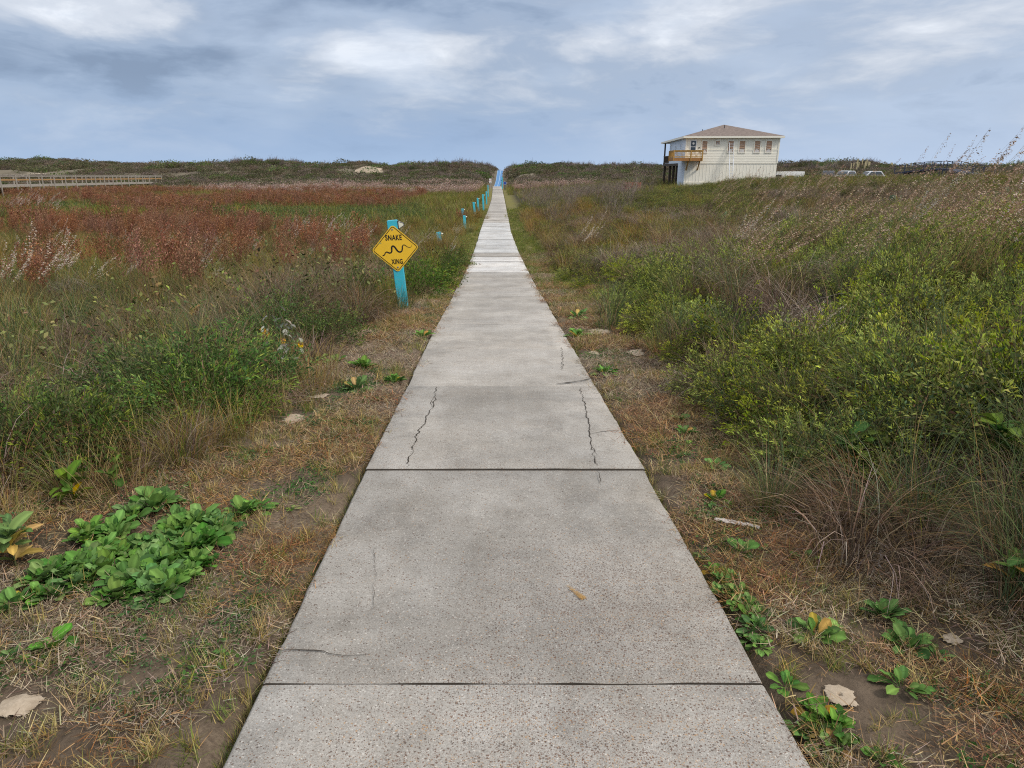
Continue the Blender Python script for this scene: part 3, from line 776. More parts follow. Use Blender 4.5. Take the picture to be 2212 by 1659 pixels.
# ------------------------------------------------------------------ stilt house
def house():
    yb = 87.7; Xb = 21.06
    base = -2.42; H = 3.84 - base            # eave height above the base
    root = empty('beach_house', (Xb, yb, base + EYE), (0, 0, -R(4)))
    tag(root, 'cream two-storey beach house on stilts with brown hip roof', 'house')
    W, D = 11.0, 19.0
    U0 = H - 3.05                              # underside of the upper floor
    Dw = 13.2                                  # enclosed depth of the upper floor
    wall = MB()
    wall.box((0, 0, U0), (W, Dw, H - .02))
    x = .2
    def battens(x0, x1, z0, z1, step):
        xx = x0
        while xx < x1:
            wall.box((xx, -.010, z0), (xx + .05, .008, z1)); xx += step
    battens(.15, W - .1, H - 1.50, H - .2, .40)
    wall.box((-.0, -.05, H - 1.56), (W, .01, H - 1.5))
    z = H - 1.56
    while z > U0 + .02:
        z2 = max(z - .19, U0 - .0)
        wall.faces([(0, -.010, z), (W, -.010, z), (W, -.024, z2), (0, -.024, z2)], [(0, 1, 2, 3)])
        wall.faces([(0, -.024, z2), (W, -.024, z2), (W, -.002, z2), (0, -.002, z2)], [(0, 1, 2, 3)])
        z = z2
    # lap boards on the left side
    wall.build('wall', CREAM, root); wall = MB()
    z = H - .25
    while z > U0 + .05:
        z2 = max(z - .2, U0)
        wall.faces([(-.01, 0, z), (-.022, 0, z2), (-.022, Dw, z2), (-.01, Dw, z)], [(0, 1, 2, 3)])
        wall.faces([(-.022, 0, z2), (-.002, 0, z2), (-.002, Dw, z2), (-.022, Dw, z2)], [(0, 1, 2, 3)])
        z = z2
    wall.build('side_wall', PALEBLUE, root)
    MB().box((-.06, -.06, U0 - .01), (.10, -.0, H - .21)).build('corner_trim', CREAM, root); MB().box((W - .1, -.06, U0 - .01), (W + .05, 0, H - .21)).build('corner_trim', CREAM, root)
    low = MB()
    low.box((.02, .02, -.6), (W - .02, 5.0, U0 - .01))
    xx = .25
    while xx < W - .1:
        low.box((xx, .004, .95), (xx + .055, .05, U0 - .05)); xx += .40
    low.box((0, -.03, .88), (W, .04, .95)); low.box((0, -.035, U0 - .09), (W, .04, U0 - .012))
    z = .88
    while z > -.4:
        z2 = z - .19
        low.faces([(0, .012, z), (W, .012, z), (W, -.018, z2), (0, -.018, z2)], [(0, 1, 2, 3)])
        z = z2
    low.build('lower_wall', CREAM, root)
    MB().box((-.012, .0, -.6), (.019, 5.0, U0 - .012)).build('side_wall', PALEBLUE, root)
    # hip roof with shallow pitch
    ov, e0, rise = .42, H - .0, 1.62
    a, b, c, d = (-ov, -ov, e0), (W + ov, -ov, e0), (W + ov, D + ov, e0), (-ov, D + ov, e0)
    p, q = (W / 2, W / 2 + .1, e0 + rise), (W / 2, D - W / 2, e0 + rise)
    roof = MB().faces([a, b, c, d, p, q], [(0, 1, 4), (1, 2, 5, 4), (2, 3, 5), (3, 0, 4, 5)])
    lo = [(v[0], v[1], v[2] - .05) for v in (a, b, c, d)]
    roof.faces([a, b, c, d] + lo, [(0, 4, 5, 1), (1, 5, 6, 2), (2, 6, 7, 3), (3, 7, 4, 0), (4, 7, 6, 5)])
    rf = roof.build('roof', ROOF, root)
    for x, y, zz in ((W / 2 - .35, 3.6, 1.0), (W / 2 - 2.2, 8, .75), (W / 2 + 2.0, 9, .95)):
        MB().cyl((x, y, e0 + zz - .2), (x, y, e0 + zz + .45), .045).build('vent_pipe', DARK, rf)
    fa = MB()
    fa.box((-ov - .02, -ov - .03, e0 - .22), (W + ov + .02, -ov + .01, e0 - .012)); fa.box((-ov - .03, -ov + .011, e0 - .22), (-ov + .01, D + ov, e0 - .012)); fa.box((W + ov - .01, -ov + .011, e0 - .22), (W + ov + .03, D + ov, e0 - .012))
    fa.build('fascia', CREAM, root)
    MB().box((-ov + .011, -ov + .011, e0 - .205), (W + ov - .011, D + ov - .03, e0 - .19)).build('soffit', WHITE, root)
    # front windows: white frame, plywood showing behind torn film
    def window(x0, x1, zt, zb):
        f = MB()
        for s_ in ((x0 - .1, zb - .1, x1 + .1, zb), (x0 - .1, zt, x1 + .1, zt + .1), (x0 - .1, zb, x0, zt), (x1, zb, x1 + .1, zt)):
            f.box((s_[0], -.075, s_[1]), (s_[2], -.0, s_[3]))
        fr = f.build('window', CREAM, root)
        MB().box((x0 + .002, -.05, zb + .002), (x1 - .002, -.02, zt - .002)).build('board', PLY, fr)
        g = MB(); hh = zt - zb; r = np.random.default_rng(int(x0 * 100))
        for k in range(1, 4):
            zz = zt - hh * (.06 + .2 * k) + .05 * r.normal()
            g.bar((x0 + .02 + .06 * r.random(), -.058, zz), (x1 - .02 - .06 * r.random(), -.058, zz + .05 * r.normal()), .02, .05 + .02 * r.random(), (0, 1, 0))
            g.build('film_strip', FILM, fr); g = MB()
        zz = zb + hh * (.12 + .1 * r.random())
        g.faces([(x0 + .03, -.06, zb + .01), (x1 - .05, -.06, zb + .01), (x1 - .08, -.06, zz), ((x0 + x1) / 2, -.062, zz + .12), (x0 + .05, -.06, zz - .05)], [(0, 1, 2, 3, 4)])
        g.build('torn_film', FILM, fr)
    for x0, x1 in ((1.92, 2.5), (4.98, 5.6), (6.32, 6.98), (8.12, 8.75), (9.48, 10.12)): window(x0, x1, H - .55, H - 1.85)
    window(3.5, 3.95, H - .55, H - .98)
    # door with glazed panel
    dr = MB().box((.46, -.07, H - 1.98), (1.24, -.0, H - .42)).build('door', WHITE, root)
    MB().box((.56, -.085, H - 1.16), (1.14, -.071, H - .52)).build('pane', GLASS, dr)
    MB().box((.56, -.085, H - 1.8), (1.14, -.071, H - 1.24)).build('pane', GLASS, dr)
    n = 20; MB().poly([Vector((.85 + .13 * math.cos(2 * math.pi * i / n), -.088, H - .82 + .13 * math.sin(2 * math.pi * i / n))) for i in range(n)], .002, (0, -1, 0)).build('sticker', WHITE, dr)
    MB().box((1.5, -.09, H - 1.4), (1.62, -.03, H - 1.22)).build('wall_light', DARK, root)
    for y0, y1, zt, zb in ((3.4, 4.1, H - .7, H - 1.25), (7.2, 7.9, H - .85, H - 1.75), (11.6, 12.4, H - .6, H - 1.9)):
        f = MB()
        f.box((-.07, y0, zb), (-.0, y0 + .08, zt)); f.box((-.07, y1 - .08, zb), (0, y1, zt)); f.box((-.07, y0 + .08, zt - .08), (0, y1 - .08, zt)); f.box((-.07, y0 + .08, zb), (0, y1 - .08, zb + .08))
        fr = f.build('window', WHITE, root)
        MB().box((-.055, y0 + .081, zb + .081), (-.03, y1 - .081, zt - .081)).build('pane', GLASS, fr)
    # floor over the open stilts and the pilings
    MB().box((.03, 5.01, U0 - .3), (W - .03, D, U0 - .012)).build('floor_beam', PILE, root)
    for y in (7.2, 10.2, 13.4, 18.7):
        for x in (.25, 3.8, 7.2, W - .25):
            MB().box((x - .16, y - .16, -.8), (x + .16, y + .16, U0 - .31)).build('piling', PILE, root)
    for x in (.15, W - .15): MB().box((x - .1, D - .2, U0), (x + .1, D, H - .21)).build('porch_post', PILE, root)
    for x in (2.6, 6.5): MB().box((x - .15, 12, -.6), (x + .15, 12.3, U0 - .31)).build('piling', PILE, root)
    st = MB()
    for k in range(9): st.box((1.0, 10.5 + k * .32, .0 + k * .33), (2.3, 10.8 + k * .32, .06 + k * .33))
    st.build('stair', GREYWOOD, root)
    # rear porch rail
    pr = MB().box((.0, Dw + .2, U0 + .05), (.1, D, U0 + .2)).box((0, Dw + .2, U0 + .98), (.12, D, U0 + 1.08))
    y = Dw + .3
    while y < D: pr.box((.03, y, U0 + .2), (.08, y + .05, U0 + .98)); y += .2
    pr.build('porch_railing', PILE, root)
    MB().box((.12, Dw + .1, U0 + .0), (W, D, U0 + .04)).build('porch_floor', GREYWOOD, root)
    # corner balcony
    zf = H - 2.72; zr = H - 1.62
    bal = MB()
    bal.box((-1.55, -1.35, zf + .2), (1.78, -.06, zf + .24)); bal.box((-1.55, -.06, zf + .2), (-.08, 2.4, zf + .24))
    bo = bal.build('balcony', PINE, root)
    jm = MB().box((-1.55, -1.40, zf - .12), (1.78, -1.351, zf + .21)).box((-1.60, -1.35, zf - .12), (-1.551, 2.4, zf + .21)).box((1.781, -1.35, zf - .12), (1.83, -.06, zf + .21))
    for x in (-.9, -.3, .3, .9): jm.box((x, -1.349, zf - .1), (x + .05, -.07, zf + .195))
    jm.build('rim_joist', PINE2, bo)
    rl = MB()
    rl.box((-1.66, -1.46, zr - .06), (1.88, -1.32, zr)); rl.box((-1.66, -1.319, zr - .06), (-1.52, 2.4, zr)); rl.box((1.74, -1.319, zr - .06), (1.88, -.06, zr))
    rl.box((-1.6, -1.42, zf + .30), (1.8, -1.38, zf + .40)); rl.box((-1.62, -1.37, zf + .30), (-1.58, 2.4, zf + .40))
    rl.box((-1.6, -1.42, zr - .2), (1.8, -1.38, zr - .061)); rl.box((-1.62, -1.37, zr - .2), (-1.58, 2.4, zr - .061))
    for x in (-1.6, .42, 1.77):
        rl.box((x - .05, -1.47, zf - .1), (x + .07, -1.381, zr - .061))
    rl.box((-1.67, 2.3, zf - .1), (-1.56, 2.42, zr - .061))
    rl.build('railing', PINE, bo)
    bl = MB(); x = -1.48
    while x < 1.72:
        bl.box((x, -1.415, zf + .25), (x + .035, -1.385, zr - .2)); x += .15
    y = -1.25
    while y < 2.3:
        bl.box((-1.615, y, zf + .25), (-1.585, y + .035, zr - .2)); y += .15
    bl.build('baluster', PINE, bo)
    for x in (.2, 1.55): MB().bar((x, -1.2, zf - .1), (x, -.02, zf - 1.15), .13).build('brace', PINE, bo)
    return root, H, base
HOUSE, HH, HB = house()

def house_pt(x, y, z):
    a = -R(4); return Vector((21.06 + x * math.cos(a) - y * math.sin(a), 87.7 + x * math.sin(a) + y * math.cos(a), HB + EYE + z))

def ladder():
    foot, top = house_pt(5.35, -1.9, 0), house_pt(5.35, -.14, HH - .72)
    ux = (house_pt(6, 0, 0) - house_pt(5, 0, 0)).normalized()
    def P(t, s): return foot.lerp(top, t) + ux * s
    root = empty('extension_ladder', foot); tag(root, 'long aluminium extension ladder leaning on the cream house wall', 'ladder')
    for s in (-1, 1):
        m = MB(); a, b = P(0, s * .2) - foot, P(.66, s * .2) - foot; m.bar(a, b, .045, .09)
        a, b = P(.42, s * .235) - foot, P(1, s * .27) - foot; m.bar(a, b, .045, .09); m.build('rail', ALU, root)
    for k in range(18):
        t = .03 + k * .055; w = .2 if t < .62 else .24
        MB().bar(P(t, -w) - foot, P(t, w) - foot, .04).build('rung', ALU, root)
    MB().bar(P(.56, -.22) - foot, P(.56, .22) - foot, .06).build('lock_bar', DARK, root)
ladder()

def trailer():
    y = 93.0
    A, B = at(1671, 376, y), at(1739, 370.5, y)
    gz = float(GZ((A[0] + B[0]) / 2, y)); h = B[2] - gz - .45; L = B[0] - A[0]
    root = empty('utility_trailer', (A[0], y, gz)); tag(root, 'white box trailer with brown door parked right of the house', 'trailer')
    b = MB().box((L * .27, 0, .45), (L, 2.1, .45 + h)).build('body', WHITE, root, .04)
    MB().box((L * .45, -.02, .6), (L * .66, -.003, .45 + h * .62)).build('door', BROWN, b)
    MB().box((0.05, .1, .5), (L * .27 - .01, 2.0, .45 + h * .72)).build('tool_box', DARK, root, .03)
    MB().box((-.05, .05, .45 + h * .72 + .01), (L * .27 - .01, 2.05, .45 + h * .72 + .1)).build('tool_box_lid', WHITE, root)
    MB().box((-1.0, 1.0, .4), (L, 1.12, .449)).build('drawbar', DARK, root)
    for x in (L * .5, L * .72):
        w = MB().cyl((x, -.04, .33), (x, .2, .33), .33, seg=20).build('wheel', RUBBER, root)
        MB().cyl((x, -.05, .33), (x, -.041, .33), .19, seg=16).build('rim', STEEL, w)
trailer()

def car(px, top_py, y, mat, label, rot, van=False):
    X = at(px, top_py, y); gz = float(GZ(X[0], y)); h = 1.75
    z = gz
    root = empty('parked_car', (X[0], y, z), (0, 0, R(rot))); tag(root, label, 'car', 'cars parked behind the right-hand slope')
    Lh, Wd = 4.7, 1.85
    prof = [(-2.35, .35), (-2.35, .85), (-2.2, 1.0), (-1.15, 1.1), (1.9, 1.15), (2.25, 1.1), (2.35, .8), (2.35, .35)]
    m = MB().poly([(x, -Wd / 2, zz) for x, zz in prof], Wd, (0, 1, 0)); bo = m.build('body', mat, root, .05)
    cab = [(-1.3, 1.11), (-.55, 1.7), (.2, 1.78), (1.5, 1.76), (2.0, 1.16)]
    m = MB(); V = []
    for s in (-1, 1):
        for x, zz in cab: V.append((x, s * (Wd / 2 - (.03 if zz < 1.3 else .16)), zz))
    n = len(cab)
    m.faces(V, [tuple(range(n)), tuple(range(2 * n - 1, n - 1, -1))] + [(i, n + i, n + i + 1, i + 1) for i in range(n - 1)])
    m.build('cabin', mat, root, .03)
    for s in (-1, 1):
        for xs in (((-.95, 1.18), (-.42, 1.64), (.28, 1.68), (.28, 1.18)), ((.36, 1.18), (.36, 1.68), (1.4, 1.66), (1.75, 1.18))):
            MB().poly([(x, s * (Wd / 2 - (.03 if zz < 1.3 else .145) + .012), zz) for x, zz in xs], .006, (0, s, 0)).build('window', GLASS, bo)
    MB().faces([(-1.29, -.78, 1.14), (-1.29, .78, 1.14), (-.62, .72, 1.67), (-.62, -.72, 1.67)], [(0, 1, 2, 3)]).build('windscreen', GLASS, bo, loc=(-.02, 0, .02))
    for x in (-1.45, 1.4):
        for s in (-1, 1):
            w = MB().cyl((x, s * (Wd / 2 - .2), .34), (x, s * (Wd / 2 + .01), .34), .34, seg=20).build('wheel', RUBBER, root)
            MB().cyl((x, s * (Wd / 2 + .011), .34), (x, s * (Wd / 2 + .02), .34), .2, seg=14).build('rim', STEEL, w)
    for s in (-1, 1): MB().box((-2.37, s * .65 - .2, .78), (-2.30, s * .65 + .2, .92)).build('headlight', LENS, bo)
car(1789, 376, 112, CARDARK, 'dark car with pale roof parked nearer the white trailer', 62)
car(1826, 375.5, 113, CARWHITE, 'silver car half hidden by the grassy slope', 40)
car(1880, 376, 124, CARWHITE, 'white car roof showing farthest right behind the slope', 8)

def pilings():
    lst = [(722, 415), (743, 410), (766, 406), (778, 378), (787, 405), (820, 375), (843, 400), (857, 382), (866, 412), (873, 400), (881, 402), (965, 412), (971, 416), (978, 412), (1065, 408), (1076, 410), (1200, 416), (1237, 412)]
    words = ['tallest square foundation piling left of the dune', 'bare foundation piling standing in the row left of the boardwalk', 'short cut foundation piling on the dune crest']
    for k, (zx, zy) in enumerate(lst):
        px, py = 1659 + zx / 4, 248.9 + zy / 4
        y = 150 + (k * 37 % 11) - 5 if zx < 900 else 158
        X = at(px, py, y); gz = float(GZ(X[0], y)); h = max(X[2] - gz, .8)
        o = MB().box((-.09, -.09, -.5), (.09, .09, h)).box((-.1, -.1, h * .55), (.1, .1, h * .55 + .04)).build('foundation_piling', YPILE)
        o.location = (X[0], y, gz)
        lab = 'bare yellowish foundation piling in the tall cluster on the right dune' if zx < 900 else 'short foundation piling on the dune between the cluster and the dark boardwalk rail'
        tag(o, lab, 'piling', 'foundation pilings on the right dune')
pilings()

def boardwalk(name, label, pts, width, rail_h, bay, mats, thin=False):
    """pts: rail-top points (x, y, z) of the near side"""
    P = [Vector(p) for p in pts]
    root = empty(name, (P[0].x, P[0].y, P[0].z - rail_h)); tag(root, label, 'boardwalk')
    o = Vector(root.location)
    toprail, midrail, deck = MB(), MB(), MB()
    for i in range(len(P) - 1):
        a, b = P[i] - o, P[i + 1] - o
        d = (b - a); L = d.length; dn = Vector((d.x, d.y, 0)).normalized(); n = Vector((dn.y, -dn.x, 0))
        if n.x < 0: n = -n
        dh = Vector((0, 0, 1))
        for s in (0, 1):
            off = -n * width * s
            if thin:
                toprail.bar(a + off, b + off, .07, .07); midrail.bar(a + off - dh * rail_h * .5, b + off - dh * rail_h * .5, .04, .06)
                continue
            toprail.bar(a + off, b + off, .14, .05); toprail.bar(a + off - dh * .14, b + off - dh * .14, .04, .12)
            midrail.bar(a + off - dh * rail_h * .5, b + off - dh * rail_h * .5, .04, .15)
        deck.bar(a - n * width / 2 - dh * rail_h, b - n * width / 2 - dh * rail_h, width, .05)
        for s in (0, 1): deck.bar(a - n * width * s - dh * (rail_h + .14), b - n * width * s - dh * (rail_h + .14), .05, .22)
        k = max(1, int(round(L / bay)))
        for j in range(k + (1 if i == len(P) - 2 else 0)):
            for s in (0, 1):
                q = a.lerp(b, j / k) - n * width * s + n * (.06 if s == 0 else -.06)
                w = q + o
                gz = float(GZ(w.x, w.y)) - .3 - o.z
                MB().box((q.x - .05, q.y - .05, min(gz, q.z - rail_h - .4)), (q.x + .05, q.y + .05, q.z - .03)).build('post', mats[3], root)
    toprail.build('top_rail', mats[0], root); midrail.build('mid_rail', mats[1], root); deck.build('deck', mats[2], root)
boardwalk('boardwalk', 'wooden boardwalk with orange-brown rails crossing the marsh far left',
          [(-56.2, 68, EYE - .45), (-58, 83.5, EYE - .57), (-60.5, 106, EYE - .78), (-63, 128.5, EYE - .98)], 1.7, 1.12, 3.0, (GREYWOOD, TANWOOD, GREYWOOD, GREYWOOD))
_bw = [at(1955, 358.5, 126), at(2000, 352, 121), at(2039, 348, 117), at(2076, 348.5, 113), at(2105, 355, 108), at(2150, 362, 104)]
boardwalk('boardwalk', 'dark blue-grey boardwalk railing on the right-hand dune crest', _bw, 1.8, 1.15, 2.6, (BLUEWOOD, BLUEWOOD, BLUEWOOD, BLUEWOOD), True)

def safety_fence():
    y = 80.0; A, B = at(1346, 395, y), at(1385, 396, y + 1)
    g = float(GZ(A[0], y)); root = empty('safety_fence', (A[0], y, g)); tag(root, 'red-orange plastic safety fence left of the house stilts', 'fence')
    m = MB(); L = B[0] - A[0]; h = max(.9, A[2] - g)
    for k in range(9): m.bar((0, 0, h - .8 + k * .1), (L, 1, h - .8 + k * .1), .03, .05)
    for k in range(16): m.bar((L * k / 15, k / 15, h - .82), (L * k / 15, k / 15, h + .02), .02, .05)
    m.build('netting', RED, root)
    for k in range(3): MB().box((L * k / 2 - .03, k / 2 + .03, -.3), (L * k / 2 + .03, k / 2 + .08, h + .1)).build('stake', DARK, root)
safety_fence()

# ------------------------------------------------------------------ sand mounds, stick
MOUNDS = []
def mound(px, py, rpx, rpy, label, hole=False, h=.013, irr=.45):
    c = ground_hit(px, py); e1 = ground_hit(px + rpx, py); e2 = ground_hit(px, py - rpy)
    rx, ry = abs(e1[0] - c[0]), abs(e2[1] - c[1])
    MOUNDS.append((c[0], c[1], rx, ry if ry < 6 else 6.0)); ry = min(ry, 6.0); rx = min(rx, 7.0)
    m = MB(); n, k = 40, 14
    V = []; Fc = []
    s = int(px + py)
    for i in range(k + 1):
        f = i / k
        for j in range(n):
            a = 2 * math.pi * j / n
            ir = 1 + irr * (float(fbm(math.cos(a) * 1.7 + s, math.sin(a) * 1.7, 3)) - .5) * 2
            x, y = f * rx * ir * math.cos(a), f * ry * ir * math.sin(a)
            z = h * (1 - f ** 2) ** .8 + (float(fbm((x + s) * 25, y * 25, 4)) - .5) * .006 * (1 - f)
            if hole and f < .12: z -= .03 * (1 - f / .12)
            if f > .97: z = -.01
            V.append((x, y, z + float(GZ(c[0] + x, c[1] + y)) - c[2] + .004))
    for i in range(k):
        for j in range(n): Fc.append((i * n + j, i * n + (j + 1) % n, (i + 1) * n + (j + 1) % n, (i + 1) * n + j))
    o = m.faces(V, Fc).build('sand_mound', SANDM, smooth=True); o.location = c
    at_ = o.data.attributes.new('rim', 'FLOAT', 'POINT'); at_.data.foreach_set('value', np.repeat(np.linspace(0, 1, k + 1), n).astype(np.float32))
    tag(o, label, 'sand mound')
mound(38, 1530, 48, 34, 'pale sand mound at the lower left corner of the verge')
mound(1812, 1508, 42, 30, 'pale round sand mound with a burrow hole right of the path', True)
mound(636, 908, 30, 12, 'bare sand patch on the left verge beyond the broadleaf patch', h=.008, irr=.6)
mound(690, 858, 22, 7, 'thin sand patch at the left verge near the grey sunflower stalk', h=.007, irr=.6)
mound(1371, 764, 26, 9, 'lumpy white sand spill at the foot of the right-hand bushes', h=.02, irr=.5)
mound(1298, 718, 34, 7, 'long thin sand patch on the right verge below the bushes', h=.01, irr=.6)
mound(1283, 764, 20, 5, 'small thin sand streak close to the right path edge', h=.007, irr=.6)
mound(2055, 1385, 26, 16, 'faint sand patch beside broadleaf rosettes near the right frame edge', h=.007, irr=.6)

mound(795, 366, 46, 6, 'bare pale sand slope high on the left dune', h=.5, irr=.5)
mound(1003, 357, 26, 4, 'small bare sand patch on the left dune nearest the gap', h=.4, irr=.5)
mound(1128, 360, 16, 3, 'thin pale sand streak on the right dune by the gap', h=.3, irr=.5)

def stick(p, q, w, mat, label):
    a, b = ground_hit(*p), ground_hit(*q)
    m = MB(); n = 14; r = np.random.default_rng(int(p[0]))
    V, Fc = [], []
    d = (b - a); L = np.linalg.norm(d[:2]); sd = np.array([-d[1], d[0]]) / L
    for i in range(n + 1):
        t = i / n; c = a * (1 - t) + b * t
        ww = w * (.55 + .6 * math.sin(math.pi * min(1, t * 1.1 + .08))) * (1 + .15 * r.normal())
        off = .004 * r.normal()
        z = float(GZ(c[0], c[1])) + .02
        for s, dz in ((-1, 0), (-.5, .004), (.5, .005), (1, 0), (0, -.006)):
            V.append((c[0] + sd[0] * (s * ww / 2 + off), c[1] + sd[1] * (s * ww / 2 + off), z + dz))
    for i in range(n):
        for j in range(5): Fc.append((i * 5 + j, i * 5 + (j + 1) % 5, i * 5 + 5 + (j + 1) % 5, i * 5 + 5 + j))
    Fc += [tuple(range(5)), tuple(range(n * 5 + 4, n * 5 - 1, -1))]
    o = m.faces([Vector(v) - Vector(a) for v in V], Fc).build('driftwood_stick', mat); o.location = a; tag(o, label, 'stick')
PALEW = wood('pale_driftwood', (.46, .41, .37), .2)
stick((1543, 1129), (1640, 1148), .03, PALEW, 'pale flat driftwood stick lying on the right verge')
stick((1897, 1235), (1908, 1188), .009, PALEW, 'thin bleached twig at the foot of the grass clump on the right')

# ================================================================== VEGETATION
GREEN = [(.115, .155, .027), (.155, .185, .037), (.082, .125, .028), (.185, .20, .044)]
BLUEGREEN = [(.05, .085, .04), (.07, .105, .05)]
STRAWC = [(.30, .20, .08), (.23, .145, .06), (.18, .10, .045), (.37, .27, .13)]
GREYC = [(.22, .16, .115), (.32, .255, .20), (.11, .08, .058)]
REDC = [(.22, .09, .045), (.30, .135, .068), (.155, .066, .036), (.36, .19, .11)]

def disc(n, r):
    a = rng.random(n) * 2 * math.pi; q = r * np.sqrt(rng.random(n))
    return np.stack([q * np.cos(a), q * np.sin(a), np.zeros(n)], -1)

def p_tussock(name, n=150, r=.16, h=(.35, .75), cols=GREEN, p_straw=.3, bend=1.2, w=(.003, .006), k=6, straw=STRAWC):
    vb = VB()
    b = disc(n, r); az = np.arctan2(b[:, 1], b[:, 0]) + rng.normal(size=n) * .7
    th = .1 + .55 * np.sqrt((b[:, :2] ** 2).sum(1)) / r * rng.random(n) + .1 * rng.random(n)
    L = h[0] + (h[1] - h[0]) * rng.random(n)
    st = rng.random(n) < p_straw
    c = np.where(st[:, None], pick(straw, n), pick(cols, n))
    tip = np.where(st[:, None], c, c * np.array([1.35, 1.15, .9]))
    vb.blades(b, az, th, bend * (.4 + rng.random(n)) + .5 * st, L, w[0] + (w[1] - w[0]) * rng.random(n), c, tip, k, wob=.8)
    return vb.mesh(name, STRAW)

def p_deadmat(name, n=220, r=.35, cols=GREYC, L=(.25, .6), h=.2, w=(.003, .0055)):
    vb = VB()
    b = disc(n, r); b[:, 2] = h * (1 - (b[:, :2] ** 2).sum(1) / r ** 2) * rng.random(n)
    az = rng.normal(size=n) * 1.3 + rng.choice([0, 2.5], n)
    vb.blades(b, az, .7 + .7 * rng.random(n), .3 + 1.0 * rng.random(n), L[0] + (L[1] - L[0]) * rng.random(n), w[0] + (w[1] - w[0]) * rng.random(n), pick(cols, n, .25), None, 5, wob=1.6)
    return vb.mesh(name, STRAW)

def p_shrub(name, shoots=130, per=26, rx=.45, rz=.55, leaf=(.02, .042), wl=.32, cols=GREEN, tip=(.36, .41, .055), tipf=.35, brown=.05):
    """leafy stems in a loose dome; returns (foliage mesh, stem mesh)"""
    f, s = VB(), VB()
    az = rng.random(shoots) * 2 * math.pi; el = np.arccos(rng.random(shoots) * .95)
    D = np.stack([np.sin(el) * np.cos(az), np.sin(el) * np.sin(az), np.cos(el)], -1)
    lump = .75 + .5 * vnoise(D[:, 0] * 2.3 + 9, D[:, 1] * 2.3 + len(name), shoots)
    R_ = 1 / np.sqrt((D[:, 0] ** 2 + D[:, 1] ** 2) / rx ** 2 + D[:, 2] ** 2 / rz ** 2) * lump * (.8 + .3 * rng.random(shoots))
    b = disc(shoots, rx * .3)
    end = D * R_[:, None] + b * .3; end[:, 2] += .03
    ctl = b * .6 + (end - b) * .5; ctl[:, 2] += .25 * R_ * (1 - D[:, 2])
    def pt(t): return b * ((1 - t) ** 2)[:, None] + ctl * (2 * t * (1 - t))[:, None] + end * (t ** 2)[:, None]
    ts = np.linspace(0, 1, 5)
    pts = np.stack([pt(np.full(shoots, t)) for t in ts], 1)
    sd = np.stack([-np.sin(az), np.cos(az), np.zeros(shoots)], -1)
    sc = pick([(.10, .075, .045), (.13, .09, .06), (.09, .10, .03)], shoots)
    s.strips(pts, np.linspace(.006, .0025, 5)[None] * np.ones((shoots, 1)), sd, sc)
    idx = np.repeat(np.arange(shoots), per); n = len(idx)
    t = .38 + .62 * rng.random(n) ** .75
    bb = b[idx] * ((1 - t) ** 2)[:, None] + ctl[idx] * (2 * t * (1 - t))[:, None] + end[idx] * (t ** 2)[:, None]
    off = rng.normal(size=(n, 3)) * (.018 + .03 * (1 - t))[:, None] * (rx / .45)
    dv = (end - ctl)[idx]; dv = dv / (np.linalg.norm(dv, axis=1, keepdims=True) + 1e-6)
    ld = dv * .7 + rng.normal(size=(n, 3)) * .75 + np.array([0, 0, .35])
    L = leaf[0] + (leaf[1] - leaf[0]) * rng.random(n)
    c = pick(cols, n, .2)
    isT = (t > .84) & (rng.random(shoots)[idx] < tipf * 2)
    c = np.where(isT[:, None], pick([tip], n, .2), c)
    isB = rng.random(n) < brown
    c = np.where(isB[:, None], pick([(.16, .09, .05), (.2, .15, .07)], n), c)
    f.leaves(bb + off * np.where(isT, .45, 1)[:, None], np.where(isT[:, None], ld * .5 + dv * .7, ld), L, L * wl * (.8 + .5 * rng.random(n)) * np.where(isT, .75, 1), c, c * 1.15)
    return f.mesh(name, VEG), s.mesh(name + '_stem', TWIG)

def p_bluestem(name, stems=16, per=46, h=(.7, 1.1), q=(.02, .045), cols=REDC, r=.14, leafn=40, ww=.0035):
    vb = VB()
    b = disc(stems, r)
    L = h[0] + (h[1] - h[0]) * rng.random(stems)
    az = rng.normal(size=stems) * 1.2; th = .05 + .14 * rng.random(stems)
    c = pick([(.22, .12, .06), (.16, .085, .045)], stems)
    pts = vb.blades(b, az, th, .15 + .2 * rng.random(stems), L, np.full(stems, ww), c, None, 6, .6)
    idx = np.repeat(np.arange(stems), per); n = len(idx)
    t = 1 - .42 * rng.random(n) ** .9
    k = t * 5; i = np.minimum(k.astype(int), 4); f = (k - i)[:, None]
    P = pts[idx, i] * (1 - f) + pts[idx, i + 1] * f
    fat = (.035 * np.sin(np.clip((1 - t) / .42, 0, 1) * math.pi) ** .6 + .008)[:, None]
    P = P + rng.normal(size=(n, 3)) * fat * np.array([.55, .55, .5])
    d = rng.normal(size=(n, 3)) * .55 + np.array([.25, 0, 1.0])
    ll = q[0] + (q[1] - q[0]) * rng.random(n)
    vb.leaves(P, d, ll, ll * .35, pick(cols, n, .25), pick(cols, n, .25) * 1.2, .1)
    n = leafn; bb = disc(n, r * 1.3)
    vb.blades(bb, rng.random(n) * 6.28, .1 + .4 * rng.random(n), .5 + rng.random(n), .3 + .4 * rng.random(n), np.full(n, ww * 1.4), pick([(.17, .10, .045), (.12, .11, .035), (.22, .15, .07)], n), None, 4)
    return vb.mesh(name, STRAW)

